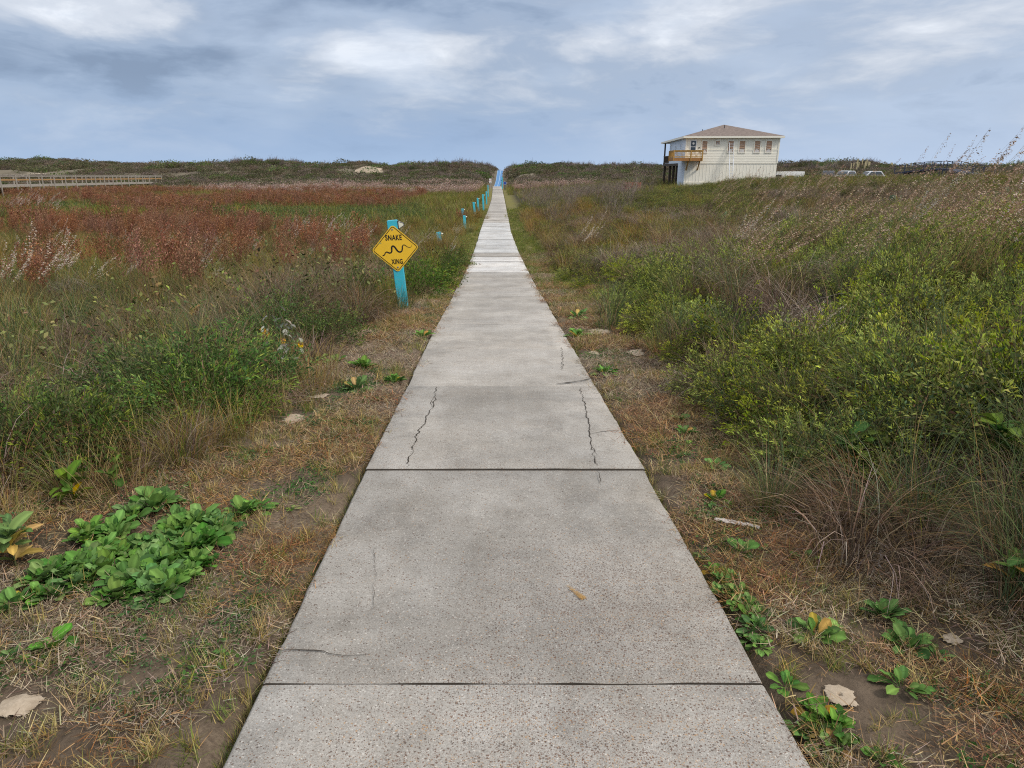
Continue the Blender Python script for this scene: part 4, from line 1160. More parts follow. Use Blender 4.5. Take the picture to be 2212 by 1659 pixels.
def p_plume(name, stems=6, per=70, h=(.9, 1.45), lean=.35, cols=((.55, .46, .38), (.66, .58, .50), (.42, .30, .22)), q=(.014, .026), r=.12, leafn=45, frac=.38):
    """tall grass bending to the right with pale seed heads"""
    vb = VB()
    b = disc(stems, r)
    L = h[0] + (h[1] - h[0]) * rng.random(stems)
    az = rng.normal(size=stems) * .35; th = lean * (.5 + rng.random(stems))
    pts = vb.blades(b, az, th, .25 + .55 * rng.random(stems), L, np.full(stems, .004), pick([(.30, .19, .09), (.22, .13, .07)], stems), None, 9, .5)
    idx = np.repeat(np.arange(stems), per); n = len(idx)
    t = 1 - frac * rng.random(n)
    k = t * 8; i = np.minimum(k.astype(int), 7); f = (k - i)[:, None]
    P = pts[idx, i] * (1 - f) + pts[idx, i + 1] * f
    drop = .05 * np.sin(np.clip((1 - t) / frac, 0, 1) * math.pi)[:, None]
    P = P + np.stack([rng.random(n) * 1.1, rng.normal(size=n) * .5, -rng.random(n) * .9 + .25], -1) * drop
    d = rng.normal(size=(n, 3)) * .35 + np.array([.9, 0, -.12])
    ll = q[0] + (q[1] - q[0]) * rng.random(n)
    vb.leaves(P, d, ll, ll * .42, pick(cols, n, .15), None, .2)
    n = leafn; bb = disc(n, r * 1.3)
    vb.blades(bb, rng.normal(size=n) * 1.4, .15 + .4 * rng.random(n), .6 + .9 * rng.random(n), .4 + .4 * rng.random(n), .003 + .003 * rng.random(n), np.where((rng.random(n) < .45)[:, None], pick(STRAWC, n), pick(GREEN, n)), None, 5, wob=.6)
    return vb.mesh(name, STRAW)

def p_twig(name, mains=16, h=1.5, spread=.7, depth=4, leaves=60, w0=.012, cols=((.15, .115, .095), (.20, .165, .14), (.11, .08, .065)), lean=.12):
    vb = VB(); P, Wd, ends = [], [], []
    def grow(p, d, L, w, lv):
        mid = p + d * L * .5 + rng.normal(size=3) * L * .06; q = mid + (d + rng.normal(size=3) * .18) * L * .5
        P.append([p, mid, q]); Wd.append([w, w * .8, w * .6])
        if lv <= 0: ends.append(q); return
        for _ in range(rng.integers(2, 4)):
            nd = d + rng.normal(size=3) * .42 + np.array([lean, 0, .12]); nd /= np.linalg.norm(nd)
            grow(mid if rng.random() < .4 else q, nd, L * (.55 + .3 * rng.random()), w * .6, lv - 1)
    for _ in range(mains):
        a = rng.random() * 6.28; d = np.array([math.cos(a) * spread * rng.random() + lean, math.sin(a) * spread * rng.random(), 1.]); d /= np.linalg.norm(d)
        grow(disc(1, .2)[0], d, h * (.34 + .16 * rng.random()), w0, depth - 2)
    P = np.array(P); Wd = np.array(Wd); n = len(P)
    a = rng.random(n) * 3.14
    vb.strips(P, Wd, np.stack([np.cos(a), np.sin(a), np.zeros(n)], -1), pick(cols, n, .2))
    if leaves:
        e = np.array(ends)[rng.integers(0, len(ends), leaves)] + rng.normal(size=(leaves, 3)) * .05
        ll = .03 + .04 * rng.random(leaves)
        vb.leaves(e, rng.normal(size=(leaves, 3)), ll, ll * .5, pick([(.12, .14, .04), (.20, .20, .06), (.16, .10, .05)], leaves), None)
    return vb.mesh(name, TWIG)

def p_scrub(name, n=420, rx=.9, rz=.55, cols=GREEN, q=(.05, .12)):
    vb = VB()
    D = rng.normal(size=(n, 3)); D[:, 2] = np.abs(D[:, 2]); D /= np.linalg.norm(D, axis=1, keepdims=True)
    lump = .65 + .7 * vnoise(D[:, 0] * 2.1 + n, D[:, 1] * 2.1 + len(name) * 3.3, 4)
    P = D * np.array([rx, rx, rz]) * (lump * (.55 + .5 * rng.random(n) ** .5))[:, None]
    d = D + rng.normal(size=(n, 3)) * .8
    L = q[0] + (q[1] - q[0]) * rng.random(n)
    vb.leaves(P, d, L, L * .5, pick(cols, n, .28), None, .3)
    return vb.mesh(name, VEG)

def p_litter(name, n=110, r=.14, cols=((.36, .23, .105), (.24, .135, .06), (.10, .06, .034), (.48, .36, .19), (.23, .175, .125)), L=(.02, .08), w=(.0016, .0042), up=.5):
    vb = VB(); b = disc(n, r); b[:, 2] = .004 + .016 * rng.random(n)
    th = math.pi / 2 - up * rng.random(n) - .02
    vb.blades(b, rng.random(n) * 6.28, th, .25 * rng.normal(size=n), L[0] + (L[1] - L[0]) * rng.random(n) ** 1.5, w[0] + (w[1] - w[0]) * rng.random(n), pick(cols, n, .2), None, 3, .4, 1.2)
    return vb.mesh(name, STRAW)

def p_tuft(name, n=26, r=.03, L=(.03, .08), cols=((.14, .18, .03), (.20, .20, .045), (.10, .145, .03), (.34, .27, .09)), w=(.0018, .0032)):
    vb = VB(); b = disc(n, r)
    vb.blades(b, rng.random(n) * 6.28, .25 + .8 * rng.random(n), .5 * rng.random(n), L[0] + (L[1] - L[0]) * rng.random(n), w[0] + (w[1] - w[0]) * rng.random(n), pick(cols, n), None, 3)
    return vb.mesh(name, STRAW)

def p_weed(name, n=60, r=.07, q=(.008, .018), cols=((.06, .14, .035), (.08, .17, .04), (.05, .11, .035))):
    vb = VB(); b = disc(n, r); b[:, 2] = .006 + .016 * rng.random(n)
    d = rng.normal(size=(n, 3)) * np.array([1, 1, .25]) + np.array([0, 0, .15]); L = q[0] + (q[1] - q[0]) * rng.random(n)
    vb.leaves(b, d, L, L * .55, pick(cols, n), None, .1)
    return vb.mesh(name, VEG)

def leafgrid(vb, base, az, el, curl, L, Wd, col, rows=8, petiole=.18, widest=.62, teeth=.1, fold=.35):
    """broad leaves as bent, folded grids"""
    n = len(base); t = np.linspace(0, 1, rows)
    e = el[:, None] - curl[:, None] * t[None] ** 1.2
    d = np.stack([np.cos(e) * np.cos(az)[:, None], np.cos(e) * np.sin(az)[:, None], np.sin(e)], -1)
    step = (L / (rows - 1))[:, None, None] * d
    P = base[:, None] + np.concatenate([np.zeros((n, 1, 3)), np.cumsum(step[:, :-1], 1)], 1)
    side = np.stack([-np.sin(az), np.cos(az), np.zeros(n)], -1)
    nor = np.cross(d, side[:, None] * np.ones((1, rows, 1)))
    x = np.clip((t - petiole) / (1 - petiole), 0, 1)
    a = widest / (1 - widest)
    prof = (x ** (a * .62)) * ((1 - x) ** .62); prof /= prof.max(); prof = np.maximum(prof, .055) * (t < 1) + .0 * (t >= 1)
    cols5 = np.array([-1, -.5, 0, .5, 1.])
    w = Wd[:, None] * .5 * prof[None] * (1 + teeth * (rng.random((n, rows)) - .5) * 2)
    ripple = .06 * np.sin(t * 15)[None] * Wd[:, None] + .04 * rng.normal(size=(n, rows)) * Wd[:, None]
    tw = rng.normal(size=(n, 1, 1, 1)) * .25
    V = P[:, :, None] + side[:, None, None] * (w[:, :, None] * cols5)[..., None] - nor[:, :, None] * (w[:, :, None] * np.abs(cols5) * fold)[..., None] * -1 * np.sign(1) \
        + nor[:, :, None] * ((ripple[:, :, None] * np.abs(cols5)))[..., None] + nor[:, :, None] * (tw * (w[:, :, None] * cols5)[..., None])
    i = np.arange(rows - 1)[:, None] * 5 + np.arange(4)[None]
    q1 = np.stack([i, i + 1, i + 6, i + 5], -1).reshape(-1, 4)
    q = (np.arange(n) * rows * 5)[:, None, None] + q1[None]
    rib = np.array([1.0, .94, 1.45, .94, 1.0])
    c = col[:, None, None, :] * rib[None, None, :, None] * np.linspace(.92, 1.08, rows)[None, :, None, None]
    vb.add(V, q, c)

def p_rosette(name, n=18, L=(.07, .125), wf=.42, cols=((.10, .20, .04), (.145, .26, .06), (.07, .15, .033)), flat=.15, yellow=0.0):
    vb = VB(); az = np.arange(n) * 2.399 + rng.normal(size=n) * .25
    f = np.arange(n) / n
    el = flat + 1.05 * f + .2 * rng.normal(size=n); LL = (L[1] - (L[1] - L[0]) * f) * (.85 + .3 * rng.random(n))
    b = np.stack([.012 * np.cos(az), .012 * np.sin(az), np.full(n, .005)], -1)
    c = pick(cols, n, .14)
    ye = rng.random(n) < yellow; c = np.where(ye[:, None], pick([(.38, .30, .03), (.32, .20, .05)], n), c)
    leafgrid(vb, b, az, el, .35 + .5 * rng.random(n), LL, LL * wf * (.85 + .3 * rng.random(n)), c)
    me = vb.mesh(name, ROS); me.polygons.foreach_set('use_smooth', [True] * len(me.polygons)); return me

def p_leafystem(name, h=.35, n=12, L=(.07, .13), wf=.42, yellow=.2, cols=((.11, .19, .03), (.16, .24, .04), (.08, .16, .035)), stems=2):
    vb = VB()
    for _ in range(stems):
        b0 = disc(1, .05)[0]; a0 = rng.random() * 6.28; hh = h * (.7 + .4 * rng.random())
        t = np.sort(.15 + .85 * rng.random(n)); lx = .18 * hh
        P = b0[None] + np.stack([lx * t ** 2 * math.cos(a0), lx * t ** 2 * math.sin(a0), hh * t], -1)
        tt = np.linspace(0, 1, 6); S = b0[None] + np.stack([lx * tt ** 2 * math.cos(a0), lx * tt ** 2 * math.sin(a0), hh * tt], -1)
        vb.strips(S[None], np.linspace(.007, .003, 6)[None], np.array([[1., 0, 0]]), pick([(.14, .15, .05)], 1)); vb.strips(S[None], np.linspace(.007, .003, 6)[None], np.array([[0., 1, 0]]), pick([(.14, .15, .05)], 1))
        az = np.arange(n) * 2.4 + rng.normal(size=n) * .4
        LL = L[0] + (L[1] - L[0]) * rng.random(n)
        c = pick(cols, n, .12); ye = (rng.random(n) < yellow) & (t < .7); c = np.where(ye[:, None], pick([(.55, .36, .02), (.42, .22, .04)], n), c)
        leafgrid(vb, P, az, .35 + .6 * rng.random(n), .5 + .7 * rng.random(n), LL, LL * wf, c, 7, .1, .5, .03, .3)
    me = vb.mesh(name, ROS); me.polygons.foreach_set('use_smooth', [True] * len(me.polygons)); return me

# ------------------------------------------------------------------ prototypes (mesh data)
TUS = [p_tussock('tussock_%d' % i, 150, .15, (.3, .8), GREEN + BLUEGREEN, .25 + .1 * (i % 3), 1.1 + .25 * (i % 2)) for i in range(5)]
TUSY = [p_tussock('tussock_yellow_%d' % i, 130, .16, (.35, .8), [(.22, .17, .04), (.14, .14, .032), (.26, .16, .05)], .4, .8) for i in range(3)]
TUSD = [p_tussock('tussock_dead_%d' % i, 170, .17, (.3, .7), [(.15, .10, .06), (.10, .07, .045), (.07, .05, .035)], .5, 1.9, straw=GREYC + [(.24, .16, .09)]) for i in range(3)]
ARC = [p_tussock('arching_grass_%d' % i, 90, .12, (.6, 1.05), [(.07, .12, .055), (.10, .14, .05), (.06, .10, .05)], .2, 1.35, (.003, .005), 8) for i in range(3)]
FRINGE = [p_tussock('fringe_grass_%d' % i, 70, .14, (.15, .42), [(.34, .27, .10), (.24, .20, .06), (.16, .17, .045)], .45, .6, (.0025, .004), 5) for i in range(3)]
DEAD = [p_deadmat('dead_mat_%d' % i) for i in range(3)] + [p_deadmat('dead_mat_brown', 220, .35, [(.2, .13, .08), (.26, .18, .11), (.14, .09, .06)])]
SHR = [p_shrub('shrub_%d' % i, 120, 27, .45, .55, cols=[GREEN, GREEN + BLUEGREEN, GREEN][i % 3], tipf=[.45, .25, .5, .35][i]) for i in range(4)]
SHRG = [p_shrub('shrub_green_%d' % i, 120, 30, .42, .42, (.02, .04), .28, [(.07, .13, .026), (.10, .165, .034), (.06, .10, .026)], (.22, .28, .05), .2, .04) for i in range(2)]
SHRM = [p_shrub('slope_shrub_%d' % i, 70, 16, .55, .45, (.03, .06), .33, [(.085, .12, .024), (.12, .145, .03), (.06, .09, .022), (.14, .13, .045), (.085, .062, .042)], (.27, .28, .05), .35, .10)[0] for i in range(3)]
BLU = [p_bluestem('bluestem_%d' % i) for i in range(3)]
BLUF = [p_bluestem('bluestem_far_%d' % i, 12, 12, (.6, 1.1), (.06, .12), r=.4, leafn=16, ww=.012) for i in range(3)]
PLU = [p_plume('plume_%d' % i) for i in range(4)]
PLUT = [p_plume('plume_tan_%d' % i, 5, 75, (1.0, 1.5), .45, ((.40, .27, .18), (.52, .38, .28), (.28, .17, .11)), leafn=25) for i in range(3)]
PINK = [p_plume('plume_far_%d' % i, 8, 12, (.7, 1.1), .3, ((.40, .27, .22), (.50, .37, .31), (.31, .19, .145)), (.07, .13), .45, 12, .55) for i in range(2)]
TUSF = [p_tussock('field_grass_far_%d' % i, 46, .5, (.35, .8), GREEN + [(.13, .11, .04)], .3, .9, (.014, .022), 4) for i in range(3)]
LOW = [p_scrub('marsh_leaf_%d' % i, 160, .6, .35, [(.085, .13, .04), (.07, .12, .03), (.12, .16, .06)], (.04, .09)) for i in range(2)]
TWI = [p_twig('twig_%d' % i, 14, 1.5, .75, 5, 70, .013, ((.21, .16, .13), (.28, .225, .19), (.15, .11, .09))) for i in range(4)]
TWF = [p_twig('twig_far_%d' % i, 14, 1.6, .8, 4, 12, .05, ((.17, .13, .12), (.22, .175, .155), (.13, .10, .095)), .2) for i in range(3)]  # greyed twig colours carry painted distance haze
SCR = [p_scrub('scrub_%d' % i, 320, 1.0, .55, c, (.08, .18)) for i, c in enumerate(([(.105, .115, .045), (.15, .145, .068), (.08, .09, .038)], [(.18, .14, .09), (.135, .105, .07), (.22, .17, .11)], [(.20, .155, .125), (.26, .205, .165), (.15, .12, .095)], [(.095, .15, .04), (.15, .19, .05), (.07, .11, .034)]))]  # scrub colours lightened, with the far dunes' haze put into them
LIT = [p_litter('litter_%d' % i) for i in range(3)] + [p_litter('litter_rust_%d' % i, 130, .14, ((.32, .15, .06), (.22, .10, .045), (.40, .24, .11), (.12, .07, .04)), (.02, .075)) for i in range(2)] + [p_litter('litter_pale_%d' % i, 130, .14, ((.34, .265, .185), (.28, .205, .135), (.15, .105, .072), (.43, .345, .24)), (.018, .07)) for i in range(2)]
TUF = [p_tuft('tuft_%d' % i) for i in range(4)] + [p_tuft('tuft_dry_%d' % i, 22, .03, (.03, .1), ((.46, .35, .14), (.36, .26, .10), (.27, .25, .07))) for i in range(3)]
WEE = [p_weed('weed_%d' % i) for i in range(3)]

# ------------------------------------------------------------------ stuff instancer
def instancer(name, label, sets):
    """sets: list of (mesh, array n x 7: x y z rx ry rz s); one object of kind stuff"""
    pts, rot, scl, idx, meshes = [], [], [], [], []
    for me, a in sets:
        if len(a) == 0: continue
        k = len(meshes); meshes.append(me)
        pts.append(a[:, :3]); rot.append(a[:, 3:6]); scl.append(a[:, 6]); idx.append(np.full(len(a), k))
    pts, rot, scl, idx = map(np.concatenate, (pts, rot, scl, idx))
    me = bpy.data.meshes.new(name); me.vertices.add(len(pts)); me.vertices.foreach_set('co', pts.astype(np.float32).ravel())
    a = me.attributes.new('irot', 'FLOAT_VECTOR', 'POINT'); a.data.foreach_set('vector', rot.astype(np.float32).ravel())
    a = me.attributes.new('iscl', 'FLOAT', 'POINT'); a.data.foreach_set('value', scl.astype(np.float32))
    a = me.attributes.new('iidx', 'INT', 'POINT'); a.data.foreach_set('value', idx.astype(np.int32))
    o = bpy.data.objects.new(name, me); link(o); tag(o, label, kind='stuff')
    ng = bpy.data.node_groups.new(name, 'GeometryNodeTree')
    ng.interface.new_socket('Geometry', in_out='INPUT', socket_type='NodeSocketGeometry')
    ng.interface.new_socket('Geometry', in_out='OUTPUT', socket_type='NodeSocketGeometry')
    N, L = ng.nodes, ng.links
    gi, go = N.new('NodeGroupInput'), N.new('NodeGroupOutput'); jn = N.new('GeometryNodeJoinGeometry')
    def attr(nm, dt):
        x = N.new('GeometryNodeInputNamedAttribute'); x.data_type = dt; x.inputs[0].default_value = nm; return x.outputs[0]
    ro = N.new('FunctionNodeEulerToRotation'); L.new(attr('irot', 'FLOAT_VECTOR'), ro.inputs[0])
    sc, ix = attr('iscl', 'FLOAT'), attr('iidx', 'INT')
    for k, m in enumerate(meshes):
        po = bpy.data.objects.new('src_' + m.name, m)
        oi = N.new('GeometryNodeObjectInfo'); oi.inputs['Object'].default_value = po; oi.inputs['As Instance'].default_value = True
        cp = N.new('FunctionNodeCompare'); cp.data_type = 'INT'; cp.operation = 'EQUAL'
        L.new(ix, cp.inputs[2]); cp.inputs[3].default_value = k
        ip = N.new('GeometryNodeInstanceOnPoints')
        L.new(gi.outputs[0], ip.inputs['Points']); L.new(cp.outputs[0], ip.inputs['Selection']); L.new(oi.outputs['Geometry'], ip.inputs['Instance'])
        L.new(ro.outputs[0], ip.inputs['Rotation']); L.new(sc, ip.inputs['Scale'])
        L.new(ip.outputs[0], jn.inputs[0])
    L.new(jn.outputs[0], go.inputs[0])
    md = o.modifiers.new('scatter', 'NODES'); md.node_group = ng
    return o

def sample(dens, y0, y1, side, umin, umax=1e9, wide=.80, pad=2.5, bands=24, fall=None):
    """random ground points on one side of the path inside the view wedge"""
    X, Y = [], []
    e = np.geomspace(max(y0, .3), y1, bands + 1)
    for a, b in zip(e[:-1], e[1:]):
        xm = wide * b + pad
        d = dens if fall is None else dens * fall((a + b) / 2)
        n = rng.poisson(d * (b - a) * xm)
        y = a + (b - a) * rng.random(n); x = side * xm * rng.random(n)
        X.append(x); Y.append(y)
    x, y = np.concatenate(X), np.concatenate(Y); u = np.abs(x - cx(y))
    k = (u > umin if np.isscalar(umin) else u > umin(y)) & (u < umax) & (np.abs(x) < wide * y + pad)
    return x[k], y[k]

def off_sand(x, y, f=1.0):
    ok = np.ones(len(x), bool)
    for a, b, rx, ry in MOUNDS: ok &= ((x - a) / (rx * f + .07)) ** 2 + ((y - b) / (ry * f + .07)) ** 2 > 1
    return ok | (rng.random(len(x)) < .05)

def inst(x, y, s=(.8, 1.2), rz=None, sink=.01, tilt=.12):
    n = len(x)
    r = rng.random(n) * 2 * math.pi if rz is None else rz[0] + (rz[1] - rz[0]) * rng.random(n)
    return np.stack([x, y, GZ(x, y) - sink, rng.normal(size=n) * tilt, rng.normal(size=n) * tilt, r, s[0] + (s[1] - s[0]) * rng.random(n)], -1)

def spread(meshes, a, p=None):
    """deal the rows of a over several meshes"""
    k = rng.choice(len(meshes), len(a), p=p)
    return [(m, a[k == i]) for i, m in enumerate(meshes)]

def keep(x, y, mask): return x[mask], y[mask]

def place(me, row, name, label, cat, group=None, stem=None):
    if stem is None:
        o = bpy.data.objects.new(name, me); link(o)
    else:
        o = bpy.data.objects.new(name, None); o.empty_display_size = .1; link(o)
        link(bpy.data.objects.new('foliage', me), o); link(bpy.data.objects.new('stems', stem), o)
    o.location = row[:3]; o.rotation_euler = row[3:6]; o.scale = (row[6],) * 3
    tag(o, label, cat, group, 'thing')
    return o

# verge edges: how far the mown strip reaches from the path centre
def uR(y): return 1.24 + .24 * (fbm(y * .7, y * 0 + 3, 21) - .5) * 2 + .55 * sstep(2.9, 1.3, y) + np.where(y > 20, .25, 0)
def uL(y): return 1.46 + .26 * (fbm(y * .7, y * 0 + 8, 22) - .5) * 2 + 1.1 * sstep(4.0, 2.2, y) - .25 * sstep(6, 14, y) + np.where(y > 20, .1, 0)

# ---------------- verge: clippings, tufts, weeds
def verge():
    S = []
    for side, ue in ((-1, uL), (1, uR)):
        f = lambda y: min(1, (5.5 / y) ** 1.3)
        x, y = sample(150, .9, 22, side, .80, 4.2, .85, 2.3, 40, f)
        u = np.abs(x - cx(y)); k = u < ue(y) + .5
        bare = fbm(x * 1.9, y * 1.9, 31)
        pale = fbm(x * 1.1, y * 1.1, 33)
        k &= rng.random(len(x)) < np.clip(2.2 - 3.0 * bare, .12, 1)
        k &= off_sand(x, y)
        x, y, pale = x[k], y[k], pale[k]
        sc = np.clip((y / 5) ** .35, .85, 1.7)
        a = inst(x, y, (.8, 1.25), sink=-.002, tilt=.06); a[:, 6] *= sc
        S += spread(LIT[:5], a[pale < .53], [.22, .22, .2, .18, .18]); S += spread(LIT[5:] + LIT[:1], a[pale >= .53], [.4, .4, .2])
        f = lambda y: min(1, (6 / y) ** .95)
        x, y = sample(280, .9, 60, side, .77, 4.2, .85, 2.3, 40, f)
        u = np.abs(x - cx(y)); k = u < ue(y) + .4
        g = fbm(x * 1.6, y * 1.6, 35)
        k &= rng.random(len(x)) < np.clip((g - .40) * 6.0 + .9 * sstep(9, 17, y), .10, 1)
        k &= off_sand(x, y, .8)
        x, y = x[k], y[k]
        a = inst(x, y, (.6, 1.3), sink=.004, tilt=.15); a[:, 6] *= np.clip((y / 5) ** .4, .85, 2.0)
        gr = rng.random(len(a)) < .52 + .5 * sstep(7, 15, y)
        S += spread(TUF[:4], a[gr]); S += spread(TUF[4:], a[~gr])
        x, y = sample(90, .9, 16, side, .85, 4, .82, 1.2, 30, lambda y: min(1, (5 / y)))
        u = np.abs(x - cx(y)); g = fbm(x * 2.2, y * 2.2, 37)
        x, y = keep(x, y, (u < ue(y) + .3) & (g > .50))
        S += spread(WEE, inst(x, y, (.6, 1.4), sink=0, tilt=.05))
        # grass creeping over the slab edge
        n = 1000; y = np.geomspace(.9, 30, n) * (1 + .01 * rng.normal(size=n)); x = cx(y) + side * (.752 + .035 * rng.random(n))
        g = fbm(y * 1.3, y * 0 + side, 39) > .42
        a = inst(x[g], y[g], (.5, .95), sink=.01); S += spread(TUF, a)
    instancer('verge_grass', 'dry mown clippings, short tufts and creeping weeds on the verges', S)
verge()

# ---------------- right slope
SHRUB_GROUP = 'green shrubs on the slope right of the path'
def right_side():
    S, G = [], []
    # leafy shrubs, the nearest as things of their own
    x, y = sample(6.0, 2.2, 17, 1, lambda y: uR(y) + .22, 1e9, .80, 2.0)
    m = fbm(x * .45, y * .45, 41)
    u = x - cx(y); x, y = keep(x, y, ((m > .46) | (u < uR(y) + 1.3) & (m > .25)) & (rng.random(len(x)) < np.clip(1.3 - y / 20, 0, 1)) & (y > 2.95 + .5 * vnoise(x * 1.5, y * 0, 3)))
    o = np.argsort(x ** 2 + y ** 2); x, y = x[o], y[o]
    a = inst(x, y, (.65, 1.2), sink=.02, tilt=.1); a[:, 6] *= np.clip(.62 + .42 * (np.abs(x - cx(y)) - uR(y)), .62, 1.0) * np.interp(y, [5, 10, 17], [1, .85, .68])
    for i, r in enumerate(a):
        if i < 300:
            j = rng.integers(0, 4)
            if r[1] < 9: place(SHR[j][0], r, 'leafy_shrub', 'bushy green shrub with yellow-green shoot tips on the near right slope', 'shrub', SHRUB_GROUP, SHR[j][1])
            else: place(SHR[j][0], r, 'leafy_shrub', 'green shrub with yellow-green shoot tips farther up the right slope', 'shrub', 'green shrubs farther up the right slope')
        else: S.append((SHR[rng.integers(0, 4)][0], r[None]))
    mm = {}
    for me, r in S: mm.setdefault(me.name, [me, []])[1].append(r)
    S = [(v[0], np.concatenate(v[1])) for v in mm.values()]
    # slope beyond
    x, y = sample(3.3, 12, 62, 1, lambda y: uR(y) + .45, 1e9, .80, 3)
    m = fbm(x * .16, y * .16, 43); k = rng.random(len(x)) < np.clip((m - .30) * 5, .06, 1)
    a = inst(*keep(x, y, k), (.55, 1.0), sink=.08)
    S += spread(SHRM, a)
    instancer('slope_scrub', 'green and brown scrub covering the right-hand slope', S)
    # grasses
    x, y = sample(5.0, 1.6, 13, 1, lambda y: uR(y) + .10, 1e9, .85, 2.4)
    k = rng.random(len(x)) < np.where(fbm(x * .45, y * .45, 41) > .46, .22, .5)
    G += spread(TUS + TUSD, inst(*keep(x, y, k), (.55, 1.05)))
    x, y = sample(24.0, 1.6, 4.2, 1, lambda y: uR(y) + .10, 1e9, .85, 2.4)
    k = rng.random(len(x)) < np.clip(1.25 - .5 * np.maximum(y - 2.6, 0), .2, 1); x, y = keep(x, y, k)
    a = inst(x, y, (.5, .9)); a[:, 6] *= np.clip(.55 + .6 * (np.abs(x - cx(y)) - uR(y)), .55, 1)
    G += spread(TUSD + DEAD[3:] + ARC + TUS[:1], a, [.16, .16, .14, .16, .11, .11, .10, .06])
    x, y = sample(4.5, 4.5, 20, 1, lambda y: uR(y) + 1.2, 1e9, .8, 2)
    m = fbm(x * .45, y * .45, 41)
    G += spread(TUSD + DEAD, inst(*keep(x, y, m < .45), (.6, 1.1)), [.2, .2, .2, .07, .07, .06, .2])
    x, y = sample(1.3, 3.2, 12, 1, lambda y: uR(y) + .2, 1e9, .8, 2)
    x, y = keep(x, y, rng.random(len(x)) < .6); G += spread(ARC, inst(x, y, (.6, .95)))
    x, y = sample(.8, 12, 62, 1, lambda y: uR(y) + .2, 1e9, .80, 3, fall=lambda y: min(1, 30 / y))
    m = fbm(x * .2, y * .2, 45)
    G += spread(TUS + TUSY, inst(*keep(x, y, m > .42), (.7, 1.1)))
    x, y = keep(x, y, m <= .42)
    G += spread(TUSD + DEAD[3:], inst(x, y, (.7, 1.1)))
    # matted dead grass on the bank
    x, y = sample(2.5, 6, 32, 1, lambda y: uR(y) + 1.0, 1e9, .8, 2)
    m = fbm(x * .33, y * .33, 47)
    G += spread(DEAD, inst(*keep(x, y, m > .61), (.8, 1.3), sink=-.10))
    # dry tan tufts lining the path, mid distance
    x, y = sample(2.0, 15, 46, 1, lambda y: uR(y) + .05, 5.5, .8, 3)
    G += spread(TUSY + TUSD, inst(x, y, (.8, 1.3)))
    return G
GR = right_side()

def left_side():
    G = []
    x, y = sample(10.0, 2.4, 12, -1, lambda y: uL(y) + .08, 1e9, .80, 2)
    m = fbm(x * .5, y * .5, 51)
    k = m > .5
    G += spread(TUS + TUSY, inst(*keep(x, y, k), (.5, .95)))
    G += spread(TUS + TUSD + DEAD[2:], inst(*keep(x, y, ~k), (.5, .95)))
    x, y = sample(34, 1.7, 6, -1, lambda y: uL(y) - .30, 1e9, .85, 2.4)
    u = np.abs(x - cx(y)); k = (u < uL(y) + .85) & (rng.random(len(x)) < np.clip((u - uL(y) + .3) * 1.6, .1, 1))
    G += spread(FRINGE, inst(*keep(x, y, k), (.45, 1.05)))
    x, y = sample(1.2, 3, 12, -1, lambda y: uL(y) + .5, 1e9, .8, 2)
    G += spread(ARC, inst(x, y, (.6, 1.0)))
    # grey matted grass mounds
    x, y = sample(5.0, 4.5, 13, -1, lambda y: uL(y) + .6, 1e9, .8, 2)
    m = fbm(x * .42, y * .42, 53)
    G += spread(DEAD, inst(*keep(x, y, m > .56), (.7, 1.2), sink=-.12))
    # meadow beyond
    x, y = sample(3.2, 11, 40, -1, lambda y: uL(y) + .15, 1e9, .80, 3, fall=lambda y: min(1, 24 / y))
    m = fbm(x * .14, y * .14, 55)
    G += spread(TUS + TUSY, inst(x, y, (.7, 1.1)))
    x, y = sample(1.5, 36, 118, -1, lambda y: uL(y) + .4, 1e9, .80, 4)
    G += spread(TUSF, inst(x, y, (.7, 1.2)))
    return G
GL = left_side()
for _px, _yy, _n in ((947, 21.3, 16), (955, 20.6, 10), (1000, 40.0, 14), (1004, 34.0, 6), (1036, 44.5, 8)):
    _x = (_px - 1106) / F * _yy / 1.02 + .30 * rng.normal(size=_n); _y = _yy + .5 * rng.normal(size=_n)
    GL += spread(TUSY + TUS[:2], inst(_x, _y, (.9, 1.35)))
brown_spots = np.array([ground_hit(rng.uniform(540, 870), rng.uniform(610, 735)) for _ in range(60)])
brown_spots = brown_spots[brown_spots[:, 0] - cx(brown_spots[:, 1]) < -1.75]
GL += spread(TUSD + DEAD[3:], inst(brown_spots[:, 0], brown_spots[:, 1], (.9, 1.5)), [.25, .25, .25, .25])
_x = (1000 - 1106) / F * 39.5 / 1.03 + .2 * rng.normal(size=4); GL += spread(BLU, inst(_x, np.full(4, 39.5), (.8, 1.0)))
# far right flats towards the house and behind the crest
x, y = sample(.55, 60, 120, 1, 2.6, 1e9, .80, 4); GL += spread(TUSF, inst(x, y, (.8, 1.3)))
instancer('field_grass', 'mixed green, straw and grey tussock grass of the coastal meadow', GR + GL)

